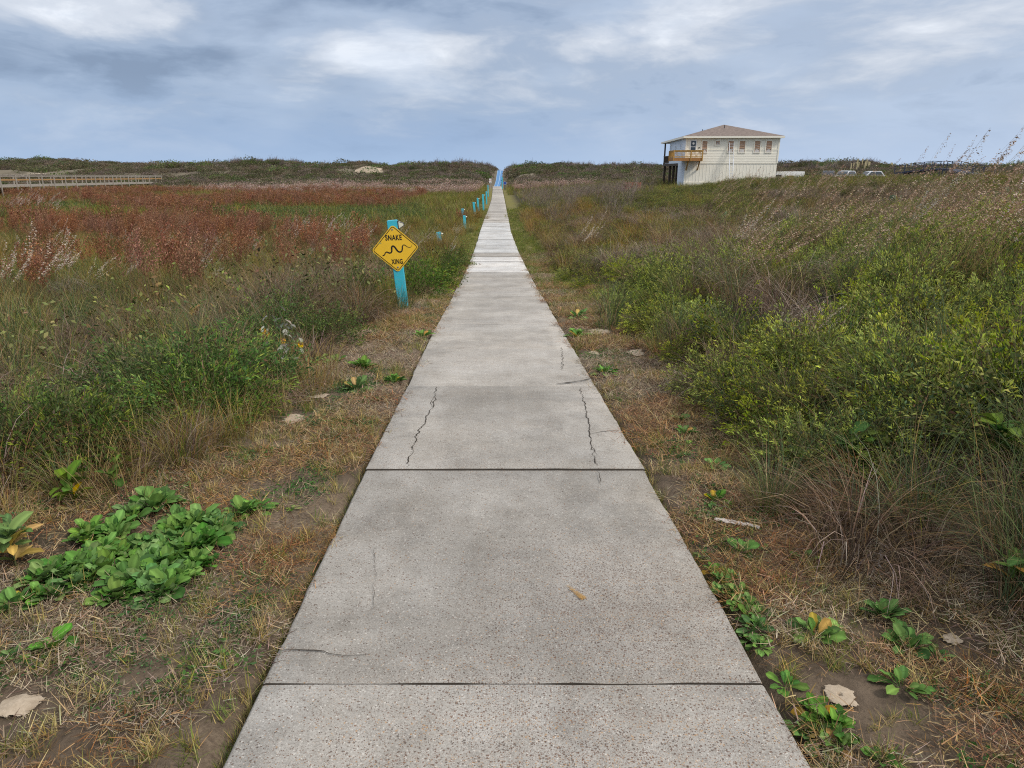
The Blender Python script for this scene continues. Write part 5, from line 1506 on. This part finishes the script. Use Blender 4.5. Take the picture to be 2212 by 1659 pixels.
# ---------------- red bluestem
def bluestem():
    x, y = sample(2.0, 9, 36, -1, lambda y: uL(y) + np.interp(y, [9, 14, 36], [3.5, 2.0, 4.0]), 1e9, .80, 3, fall=lambda y: .45 + .55 * float(sstep(10, 24, y)))
    m = fbm(x * .21, y * .21, 61)
    x, y = keep(x, y, m > .475)
    o = np.argsort(y); x, y = x[o], y[o]
    a = inst(x, y, (.8, 1.25), (-.6, .6), tilt=.08)
    S = []
    for i, r in enumerate(a):
        if i < 300: place(BLU[rng.integers(0, 3)], r, 'bluestem_clump', 'rust-red feathery bluestem clump standing in the left meadow', 'grass clump', 'rust-red bluestem clumps in the left meadow')
    S += spread(BLU, a[240:])
    x, y = sample(1.5, 30, 100, -1, lambda y: np.interp(y, [30, 50, 90, 120], [6, 7.5, 9, 12]), 1e9, .80, 4)
    m = fbm(x * .06, y * .10, 63)
    green = ((x + .28 * y) / (.16 * y)) ** 2 + ((y - 47) / 9) ** 2 < 1      # leafy green strip left of the posts
    m2 = fbm(x * .22, y * .22, 64)
    k = (m > .37) & ~green & (m2 > .47) & (rng.random(len(x)) < .55 + .45 * sstep(38, 60, y))
    S += spread(BLUF, inst(*keep(x, y, k), (.8, 1.2), (-.5, .5), tilt=.06))
    instancer('bluestem_field', 'band of rust-red bluestem grass across the left marsh', S)
    x, y = sample(2.2, 30, 62, -1, 3.2, 1e9, .8, 4)
    m = fbm(x * .1, y * .12, 65); g = ((x + .28 * y) / (.17 * y)) ** 2 + ((y - 47) / 10) ** 2 < 1
    S = spread(LOW, inst(*keep(x, y, (m > .57) | g), (.7, 1.2), sink=-.1))
    x, y = sample(1.1, 14, 30, -1, 3.0, 1e9, .8, 3); m = fbm(x * .25, y * .25, 66)
    S += spread(LOW, inst(*keep(x, y, m > .60), (.5, .9), sink=-.05))
    instancer('marsh_leaves', 'low leafy green growth in patches across the left marsh', S)
    x, y = sample(1.3, 92, 134, -1, 3.0, 1e9, .80, 4); m = fbm(x * .05, y * .09, 67)
    S = spread(PINK, inst(*keep(x, y, ((m > .46) & (x > -52)) | (np.abs(x - cx(y)) < 12)), (.8, 1.2), (-.4, .4)))
    x, y = sample(1.0, 100, 124, 1, 2.4, 14, .8, 4); S += spread(PINK, inst(x, y, (.8, 1.2), (-.4, .4)))
    instancer('pink_grass', 'pale pinkish plume grass in front of the dunes', S)
bluestem()

# ---------------- dunes
def dunes():
    S = []
    x, y = sample(.85, 116, 222, -1, lambda y: np.interp(y, [116, 150, 190], [3.2, 2.9, 2.0]), 1e9, .82, 8)
    x2, y2 = sample(.85, 112, 222, 1, lambda y: np.interp(y, [116, 150, 190], [2.6, 2.6, 1.9]), 1e9, .82, 8)
    x, y = np.concatenate([x, x2]), np.concatenate([y, y2])
    m = fbm(x * .05, y * .07, 71); bare = fbm(x * .06 + 7, y * .06, 72)
    kk = (bare < .69) & off_sand(x, y, .95)
    x, y, m = x[kk], y[kk], m[kk]
    a = inst(x, y, (.75, 1.7), sink=.05); 
    pr = np.stack([.34 + 0 * m, .36 + .8 * (m - .5), .22 + 0 * m, np.clip(.12 - .8 * (m - .5), .01, 1)], -1); pr = np.clip(pr, .02, 1); pr /= pr.sum(1, keepdims=True)
    k = (rng.random(len(a))[:, None] > np.cumsum(pr, 1)).sum(1).clip(0, 3)
    S += [(SCR[i], a[k == i]) for i in range(4)]
    x, y = sample(.02, 150, 205, -1, 3.5, 1e9, .82, 8); S += spread([SCR[0], SCR[1], SCR[3]], inst(x, y, (1.8, 3.0), sink=.1))
    x, y = sample(.02, 150, 205, 1, 3.5, 1e9, .82, 8); S += spread([SCR[0], SCR[1], SCR[3]], inst(x, y, (1.8, 3.0), sink=.1))
    # bare brush along the crests
    x, y = sample(.22, 165, 205, -1, 2.4, 75, .82, 8); m = fbm(x * .06, y * .05, 74)
    x, y = keep(x, y, (m > .46) & (x > -70))
    S += spread(TWF, inst(x, y, (.8, 1.35), (-.4, .4)))
    x, y = sample(.22, 165, 205, 1, 2.4, 150, .82, 8); m = fbm(x * .06, y * .05, 75)
    S += spread(TWF, inst(*keep(x, y, m > .42), (.8, 1.35), (-.4, .4)))
    n = 80; x = 74 + 8 * rng.normal(size=n); y = 158 + 8 * rng.normal(size=n)
    S += spread(TWF, inst(x, y, (.8, 1.3), (-.4, .4)))
    instancer('dune_scrub', 'low olive, brown and grey scrub over the far dunes', S)
dunes()

# ---------------- bare brush right of the path, mid distance
def brush():
    x, y = sample(.42, 30, 78, 1, lambda y: np.interp(y, [30, 50, 80], [2.9, 2.4, 2.6]), 1e9, .8, 3)
    lim = np.interp(y, [30, 45, 60, 80], [4.5, 7.5, 10, 12]) * (.8 + .5 * fbm(y * .2, x * .2, 77))
    x, y = keep(x, y, x < lim)
    a = inst(x, y, (.75, 1.2), (-.5, .5), tilt=.08)
    for r in a[:200]: place(TWI[rng.integers(0, 4)], r, 'bare_shrub', 'tall leafless grey-brown shrub in the thicket right of the path', 'shrub', 'leafless shrubs in the thicket right of the path')
    for px, py, yy, s in ((1262, 426, 40, 1.25), (1298, 425, 38, 1.1), (1165, 440, 34, 1.0), (1110, 440, 44, 1.2)):
        X = at(px, py, yy); r = inst(np.array([X[0]]), np.array([yy]), (s, s))[0]
        place(SHRM[0], r, 'green_shrub', 'green leafy shrub growing among the leafless thicket right of the path', 'shrub', 'green shrubs among the leafless thicket')
brush()

# ---------------- shrubs on the left that stand apart
def left_shrubs():
    lst = [((300, 880), 1.0), ((400, 880), 1.15), ((480, 870), 1.1), ((560, 850), .9), ((350, 930), .9), ((450, 910), .9), ((250, 860), .8), ((520, 900), .7), ((420, 840), 1.0)]
    for (px, py), s in lst:
        p = ground_hit(px, py); j = rng.integers(0, 2)
        place(SHRG[j][0], inst(p[:1], p[1:2], (s * 1.15, s * 1.3), sink=.02)[0], 'leafy_shrub', 'low dark green leafy shrub in the thicket beside the yellow-flowered stalk', 'shrub', 'green shrubs of the left verge thicket', SHRG[j][1])
    lst = [((110, 1000), 1.0), ((180, 1010), 1.0), ((140, 960), .9), ((60, 980), .9), ((215, 985), .75), ((90, 930), .8)]
    for (px, py), s in lst:
        p = ground_hit(px, py); j = rng.integers(0, 2)
        place(SHRG[j][0], inst(p[:1], p[1:2], (s * 1.0, s * 1.15), sink=.02)[0], 'leafy_shrub', 'small green leafy shrub above the big broadleaf patch near the left edge', 'shrub', 'green shrubs near the left edge', SHRG[j][1])
    for (px, py), s, lab in (((905, 640), 1.1, 'round dark green shrub right behind the snake sign post'), ((935, 622), 1.15, 'dark green shrub behind the sign nearest the path'), ((960, 598), 1.0, 'brownish green shrub at the verge beyond the snake sign'),
                             ((770, 660), 1.15, 'tangled brownish green shrub left of the sign post'), ((712, 745), .8, 'small deep green shrub left of the path below the sign'), ((700, 660), 1.0, 'broad tangled shrub second left of the sign post')):
        p = ground_hit(px, py); j = rng.integers(0, 2)
        place(SHRG[j][0], inst(p[:1], p[1:2], (s * 1.35, s * 1.35), sink=.02)[0], 'leafy_shrub', lab, 'shrub', None, SHRG[j][1])
left_shrubs()
def edge_shrubs():
    for px, py, s in ((1480, 790, .62), (1520, 840, .66), (1565, 880, .68), (1610, 915, .70), (1660, 965, .66), (1720, 1005, .62), (1790, 1030, .60), (1600, 850, .8), (1680, 900, .8), (1760, 940, .8), (1860, 1010, .66), (1960, 1000, .75)):
        p = ground_hit(px, py); j = rng.integers(0, 4)
        place(SHR[j][0], inst(p[:1], p[1:2], (s, s * 1.1), sink=.02)[0], 'leafy_shrub', 'low yellow-green shrub spilling over the right verge nearest the camera', 'shrub', 'shrubs spilling over the right verge', SHR[j][1])
edge_shrubs()
TAN = [p_twig('tangle_%d' % i, 22, .85, 1.0, 5, 120, .0065, ((.16, .10, .065), (.22, .15, .10), (.11, .07, .05)), .1) for i in range(3)]
def tangles():
    for px, py, s, lab in ((760, 680, 1.0, 'tangled brown brush left of the turquoise sign post'), (700, 690, .9, 'tangled brown brush between the sign and the yellow flowers'), (640, 690, .95, 'tangled brown brush behind the yellow-flowered stalk'), (820, 640, .95, 'tangled brown brush just behind the sign on its left'),
                           (560, 690, .85, 'tangled brown brush beside the grey grass mat'), (480, 720, .8, 'tangled brown brush behind the yellow-leaved plant'), (330, 760, .8, 'tangled brown brush above the left thicket'), (900, 610, .95, 'tangled brown brush right behind the sign post'), (180, 830, .8, 'tangled brown brush near the left frame edge')):
        p = ground_hit(px, py)
        place(TAN[rng.integers(0, 3)], inst(p[:1], p[1:2], (s * 1.2, s * 1.2), sink=.02)[0], 'tangled_shrub', lab, 'shrub')
    for (px, py), s, lab in (((850, 618), 1.25, 'dark green bush immediately left behind the sign post'), ((640, 720), 1.05, 'dark green bush above the yellow-flowered stalk'), ((585, 745), .95, 'dark green bush left of the yellow-flowered stalk'), ((800, 655), 1.0, 'dark green bush among the brown tangle left of the sign'), ((975, 575), 1.1, 'green bush leaning to the path beyond the sign')):
        p = ground_hit(px, py); j = rng.integers(0, 2)
        place(SHRG[j][0], inst(p[:1], p[1:2], (s * 1.35, s * 1.35), sink=.02)[0], 'leafy_shrub', lab, 'shrub', None, SHRG[j][1])
tangles()

# ---------------- plume grasses, each clump a thing
def plumes():
    def group(lst, pool, label, grp, s, y=None):
        for px, py in lst:
            p = ground_hit(px, py)
            place(pool[rng.integers(0, len(pool))], inst(p[:1], p[1:2], s, (-.35, .35), tilt=.06)[0], 'plume_grass', label, 'grass clump', grp)
    group([(15, 690), (60, 700), (25, 665), (95, 660), (130, 640), (-30, 680)], PLU, 'white-seeded plume grass arching right at the left frame edge', 'white plume grasses at the left frame edge', (.85, 1.05))
    group([(255, 640), (285, 630), (395, 640), (415, 632), (440, 640), (180, 650)], PLU, 'white-seeded plume grass among red clumps left of the grey mat', 'white plume grasses among the red clumps', (.6, .8))
    group([(620, 545), (640, 540), (660, 548), (690, 540), (710, 535), (735, 545), (600, 540), (580, 545), (765, 560)], PLU, 'pale plume grass massed left of the snake sign', 'pale plume grasses left of the sign', (.9, 1.15))
    group([(778, 630), (770, 622)], PLUT, 'slender seed stalk arching in front of the snake sign', 'seed stalks at the sign', (.55, .7))
    group([(20, 468), (55, 470), (90, 475), (35, 478), (5, 475), (70, 480), (110, 482)], PLU, 'pale plume grass bank at the far left before the red band', 'pale plume bank at the far left', (1.3, 1.7))
    n = 44
    g = [(rng.uniform(100, 980), rng.uniform(500, 580)) for _ in range(n)]
    group(g, PLU, 'single pale plume grass scattered in the left meadow', 'scattered pale plumes in the left meadow', (.55, .85))
    # right slope
    g = [(rng.uniform(1540, 2180), rng.uniform(520, 680)) for _ in range(46)]
    group(g, PLUT, 'tan seed-head grass leaning right on the middle of the right slope', 'tan seed-head grasses on the right slope', (.8, 1.15))
    g = [(rng.uniform(1480, 2210), rng.uniform(432, 520)) for _ in range(44)]
    group(g, PLUT, 'tan seed-head grass high on the right slope', 'tan seed-head grasses high on the right slope', (.9, 1.3))
    g = [(rng.uniform(1850, 2230), rng.uniform(380, 405)) for _ in range(5)]
    group(g, PLUT, 'slender seed stalk standing against the sky on the right crest', 'seed stalks on the right crest', (.6, .95))
    g = [(rng.uniform(1500, 1850), rng.uniform(402, 430)) for _ in range(34)]
    group(g, PLUT, 'seed stalk on the slope crest in front of the house', 'seed stalks in front of the house', (.7, 1.1))
    group([(1540, 590), (1560, 585), (1240, 560), (1250, 572), (1905, 570), (2140, 640), (2160, 645), (2110, 660)], PLU, 'bright pale plume on the right slope', 'bright pale plumes on the right slope', (.85, 1.1))
    group([(1695, 800), (1710, 795), (1640, 770)], PLU, 'pale plume rising from the near green shrubs on the right', 'pale plumes among the near green shrubs', (.42, .5))
plumes()

# ---------------- broadleaf rosettes, each a thing
ROSE = [p_rosette('rosette_%d' % i, n, yellow=y_, wf=w_) for i, (n, y_, w_) in enumerate(((14, .0, .40), (20, .06, .46), (24, .03, .36), (17, .12, .44), (12, .0, .5)))]
ROSS = [p_rosette('rosette_small_%d' % i, 11, (.06, .12), .42) for i in range(3)]
ROSB = [p_rosette('rosette_big_%d' % i, 24, (.055, .095), .42, flat=.38) for i in range(3)]
def rosettes():
    def put(px, py, rpx, label, pool, grp=None):
        p = ground_hit(px, py); dist = math.hypot(p[1], p[2] - EYE)
        s = rpx * dist / F / .098
        place(pool[rng.integers(0, len(pool))], inst(p[:1], p[1:2], (s, s), sink=.0, tilt=.1)[0], 'broadleaf_rosette', label, 'plant', grp)
    big = [(335, 1105, 60), (285, 1120, 50), (250, 1155, 52), (195, 1160, 48), (225, 1195, 45), (385, 1135, 48), (430, 1140, 55), (480, 1150, 45), (440, 1185, 58), (400, 1200, 55), (365, 1225, 62), (420, 1225, 50), (310, 1235, 58), (340, 1270, 68),
           (280, 1265, 70), (235, 1240, 58), (190, 1235, 60), (140, 1245, 56), (95, 1260, 55), (255, 1300, 58), (170, 1270, 50), (330, 1295, 52), (400, 1255, 46)]
    for a in big + [(a[0] + rng.uniform(-28, 28), a[1] + rng.uniform(-14, 14), a[2] * .9) for a in big] + [(rng.uniform(110, 470), 0, 46) for _ in range(0)] + [(x_, 1285 - (x_ - 100) * .36 + rng.uniform(-32, 22), 46) for x_ in np.linspace(90, 470, 26)]: put(*a, 'green broadleaf rosette crowded in the big patch left of the path', ROSB, 'broadleaf rosettes of the big left patch')
    put(525, 1112, 48, 'broadleaf rosette at the upper right tip of the big left patch', ROSB)
    put(555, 1105, 34, 'smaller broadleaf rosette ending the big left patch nearest the path', ROSE)
    one = [((35, 1315, 48), 'broadleaf rosette at the left frame edge below the big patch', ROSE), ((120, 1402, 42), 'leafy rosette lying alone below the big left patch', ROSE), ((85, 1412, 30), 'small rosette touching the lone leafy rosette at lower left', ROSS), ((30, 1420, 28), 'small spiky rosette at the lower left frame edge', ROSS),
           ((770, 842, 30), 'full green rosette on the left verge below the double rosettes', ROSE), ((853, 828, 24), 'small green rosette touching the left path edge at the fourth slab', ROSE), ((783, 797, 34), 'broad bright rosette on the left verge beside the smaller one', ROSB), ((728, 785, 24), 'small rosette nearest the yellow-flowered stalk', ROSE),
           ((912, 730, 22), 'flat green rosette touching the left path edge toward the sign', ROSE), ((715, 960, 15), 'tiny star-shaped rosette alone on the left verge', ROSS), ((633, 1103, 15), 'tiny rosette between the big patch and the path', ROSS), ((655, 845, 14), 'tiny rosette at the sand patch on the left verge', ROSS),
           ((1250, 730, 26), 'green rosette touching the right path edge near the bushes', ROSE), ((1308, 810, 26), 'green rosette right of the chipped slab corner', ROSE), ((1247, 688, 24), 'flat dark rosette at the foot of the right-hand bushes', ROSE), ((1470, 912, 22), 'upper rosette of the small cluster under the right bushes', ROSE), ((1478, 940, 26), 'lower rosette of the small cluster under the right bushes', ROSE), ((1490, 965, 16), 'tiny rosette under the small cluster at the right bushes', ROSS),
           ((1545, 1010, 24), 'rosette alone at the shaded foot of the right bushes', ROSE), ((1545, 1085, 28), 'rosette pair member nearer the driftwood on the right verge', ROSE), ((1538, 1104, 20), 'small rosette just above the driftwood stick', ROSS), ((1545, 1058, 16), 'tiny dark rosette between two larger ones on the right verge', ROSS),
           ((1518, 1203, 18), 'small rosette touching the right path edge below the driftwood', ROSS), ((1600, 1195, 34), 'bright rosette under the driftwood stick', ROSE), ((1655, 1190, 15), 'tiny rosette right of the bright one under the driftwood', ROSS), ((1738, 1212, 28), 'upright rosette with two tall leaves in the dry grass on the right', ROSS),
           ((1760, 1378, 48), 'flat wide rosette between path edge and round rosette', ROSE), ((1908, 1336, 50), 'round dense grey-green rosette on the right verge', ROSB), ((1962, 1402, 54), 'large leafy rosette beside the faint sand patch', ROSB), ((2022, 1420, 30), 'small rosette leaning out of the large leafy one', ROSS),
           ((1948, 1488, 48), 'tall loose rosette right of the burrow mound', ROSS), ((1695, 1485, 34), 'blue-green rosette left of the burrow mound', ROSS), ((1765, 1552, 44), 'rosette just below the burrow mound', ROSE), ((1802, 1580, 44), 'dense rosette lowest right below the burrow mound', ROSE), ((1740, 1588, 36), 'rosette against the path edge below the burrow mound', ROSE), ((1810, 1612, 36), 'dark rosette at the bottom of the right verge cluster', ROSE), ((1905, 1650, 34), 'rosette cut by the bottom frame edge at right', ROSS)]
    for a, lab, pool in one: put(*a, lab, pool)
    for a in ((1542, 1243, 26), (1560, 1262, 28), (1580, 1250, 18), (1575, 1288, 30), (1597, 1285, 26), (1600, 1312, 32), (1622, 1312, 26), (1618, 1338, 32), (1642, 1335, 26), (1632, 1362, 32), (1618, 1385, 26), (1640, 1400, 28)):
        put(*a, 'broadleaf rosette in the chain growing along the right path edge', ROSE, 'rosette chain along the right path edge')
rosettes()

def leafy_things():
    defs = [((165, 1085), 1.0, dict(h=.16, n=7, L=(.08, .13), wf=.45, yellow=.1, stems=2), 'yellow-green upright broadleaf plant above the big left patch'), ((238, 1060), 1.0, dict(h=.30, n=8, L=(.06, .12), yellow=.15, stems=1), 'slim upright plant with broad leaves rising above the left patch'),
            ((20, 1225), 1.0, dict(h=.18, n=10, L=(.08, .14), wf=.36, yellow=.35, stems=3), 'yellowing broadleaf plant at the left frame edge'), ((427, 925), 1.0, dict(h=.12, n=5, L=(.09, .15), wf=.5, yellow=0, stems=1), 'bright green broad leaves at the foot of the left thicket'),
            ((425, 715), 1.0, dict(h=.32, n=7, L=(.14, .22), wf=.4, yellow=.6, stems=2), 'broad-leaved plant with yellow withered leaves in the grey grass mat'), ((300, 715), 1.0, dict(h=.35, n=16, L=(.05, .09), yellow=0, stems=2), 'pale green small-leaved sprig left of the yellow-leaved plant'),
            ((1830, 1030), 1.0, dict(h=.22, n=9, L=(.07, .12), wf=.62, yellow=.3, stems=4), 'vine with round green and yellow leaves under the right bushes'), ((1720, 1025), 1.0, dict(h=.12, n=8, L=(.05, .09), wf=.55, yellow=.5, stems=3), 'small trailing vine with bright yellow leaves at the right thicket foot'), ((1900, 1020), 1.0, dict(h=.2, n=8, L=(.07, .12), wf=.6, yellow=.15, stems=3), 'round-leaved vine right of the yellow-leaved one'),
            ((2155, 1035), 1.0, dict(h=.28, n=11, L=(.09, .13), wf=.5, yellow=.05, stems=3), 'bright green broad-leaved shrub at the right frame edge'), ((2195, 1300), 1.0, dict(h=.22, n=6, L=(.1, .15), wf=.36, yellow=.2, stems=2), 'long-leaved green plant low at the right frame edge')]
    for k, ((px, py), s, kw, lab) in enumerate(defs):
        p = ground_hit(px, py)
        place(p_leafystem('leafy_plant_%d' % k, **kw), inst(p[:1], p[1:2], (s, s), sink=.0, tilt=.05)[0], 'leafy_plant', lab, 'plant')
leafy_things()

def sunflower():
    p = ground_hit(622, 815); r = np.random.default_rng(5)
    root = empty('sunflower_plant', p); tag(root, 'withered grey-leaved sunflower stalk with a few yellow flowers', 'plant')
    vb = VB(); lv = VB(); heads = []
    for k in range(7):
        a = r.uniform(-2.8, 2.8); top = np.array([r.uniform(-.20, .18), r.uniform(-.1, .1), r.uniform(.28, .62)])
        tt = np.linspace(0, 1, 7)[:, None]; P = np.array([0, 0, 0.]) * (1 - tt) + top * tt; P[:, :2] += np.sin(tt * 3.1) * r.normal(size=2) * .05
        vb.strips(P[None], np.full((1, 7), .006), np.array([[1., 0, 0]]), pick([(.25, .2, .13)], 1)); heads.append(P[-1])
        m = 9; i = r.integers(1, 7, m); b = P[i] + r.normal(size=(m, 3)) * .02
        leafgrid(lv, b, r.random(m) * 6.28, -.3 - .7 * r.random(m), .8 * r.random(m), .045 + .05 * r.random(m), .022 + .02 * r.random(m), pick([(.33, .33, .28), (.24, .23, .19), (.22, .28, .14), (.40, .40, .36)], m), 6, .1, .45, .15, .5)
    o = bpy.data.objects.new('stalk', vb.mesh('sunflower_stalk', TWIG)); link(o, root)
    o = bpy.data.objects.new('leaves', lv.mesh('sunflower_leaves', ROS)); link(o, root)
    for h in ((-.14, -.06, .42), (-.11, -.07, .40), (.02, -.08, .34), (.15, -.04, .30)):
        fb = VB(); n = 13; a = np.arange(n) / n * 6.28
        d = np.stack([np.cos(a), np.full(n, -.45), np.sin(a)], -1)
        fb.leaves(np.array(h) + d * .008, d, np.full(n, .024), np.full(n, .011), pick([(.75, .42, .01)], n, .08), None, .2)
        fo = bpy.data.objects.new('flower', fb.mesh('flower', ROS)); link(fo, root)
        MB().cyl((h[0], h[1] + .004, h[2]), (h[0], h[1] - .010, h[2]), .010, .007).build('flower_disc', BROWN, fo)
sunflower()

def cactus(px, py, y, s, label, pads):
    X = at(px, py, y); gz = float(GZ(X[0], y))
    cm = paint('cactus_skin', (.07, .115, .055), .6, .25, 12, (.2, .2, .12), .3)
    root = empty('prickly_pear', (X[0], y, max(gz, X[2] - .45 * s))); tag(root, label, 'cactus')
    for x, z, r_, ang in pads:
        m = MB(); g = bmesh.ops.create_uvsphere(m.bm, u_segments=16, v_segments=10, radius=1)
        for v in g['verts']:
            w = 1 - .25 * max(0, -v.co.z); v.co = Vector((v.co.x * r_ * .8 * w, v.co.y * r_ * .16, v.co.z * r_ + r_))
        bmesh.ops.rotate(m.bm, cent=(0, 0, 0), matrix=Matrix.Rotation(ang, 3, 'Y'), verts=g['verts'])
        o = m.build('pad', cm, root, smooth=True); o.location = (x * s, 0, z * s); o.scale = (s, s, s); o.rotation_euler = (0, 0, ang * 1.7)
    return root
cactus(1934, 443, 19, .62, 'large round prickly pear pad on the upper right slope', [(0, .05, .22, -.2), (-.1, .38, .16, -.4), (.16, .35, .17, .5)])
cactus(2007, 428, 21, .62, 'prickly pear cluster with pale pads on the right slope crest', [(0, .05, .2, .1), (.14, .36, .17, .5), (-.1, .36, .15, -.4)])
cactus(2160, 458, 17, .62, 'blue-green prickly pear near the right edge of the slope', [(0, .0, .2, .1), (.05, .34, .2, .15), (-.14, .3, .14, -.5)])
cactus(1560, 470, 22, .62, 'dark prickly pear pad in the middle of the right slope', [(0, .05, .2, .1), (.12, .32, .16, .4)])
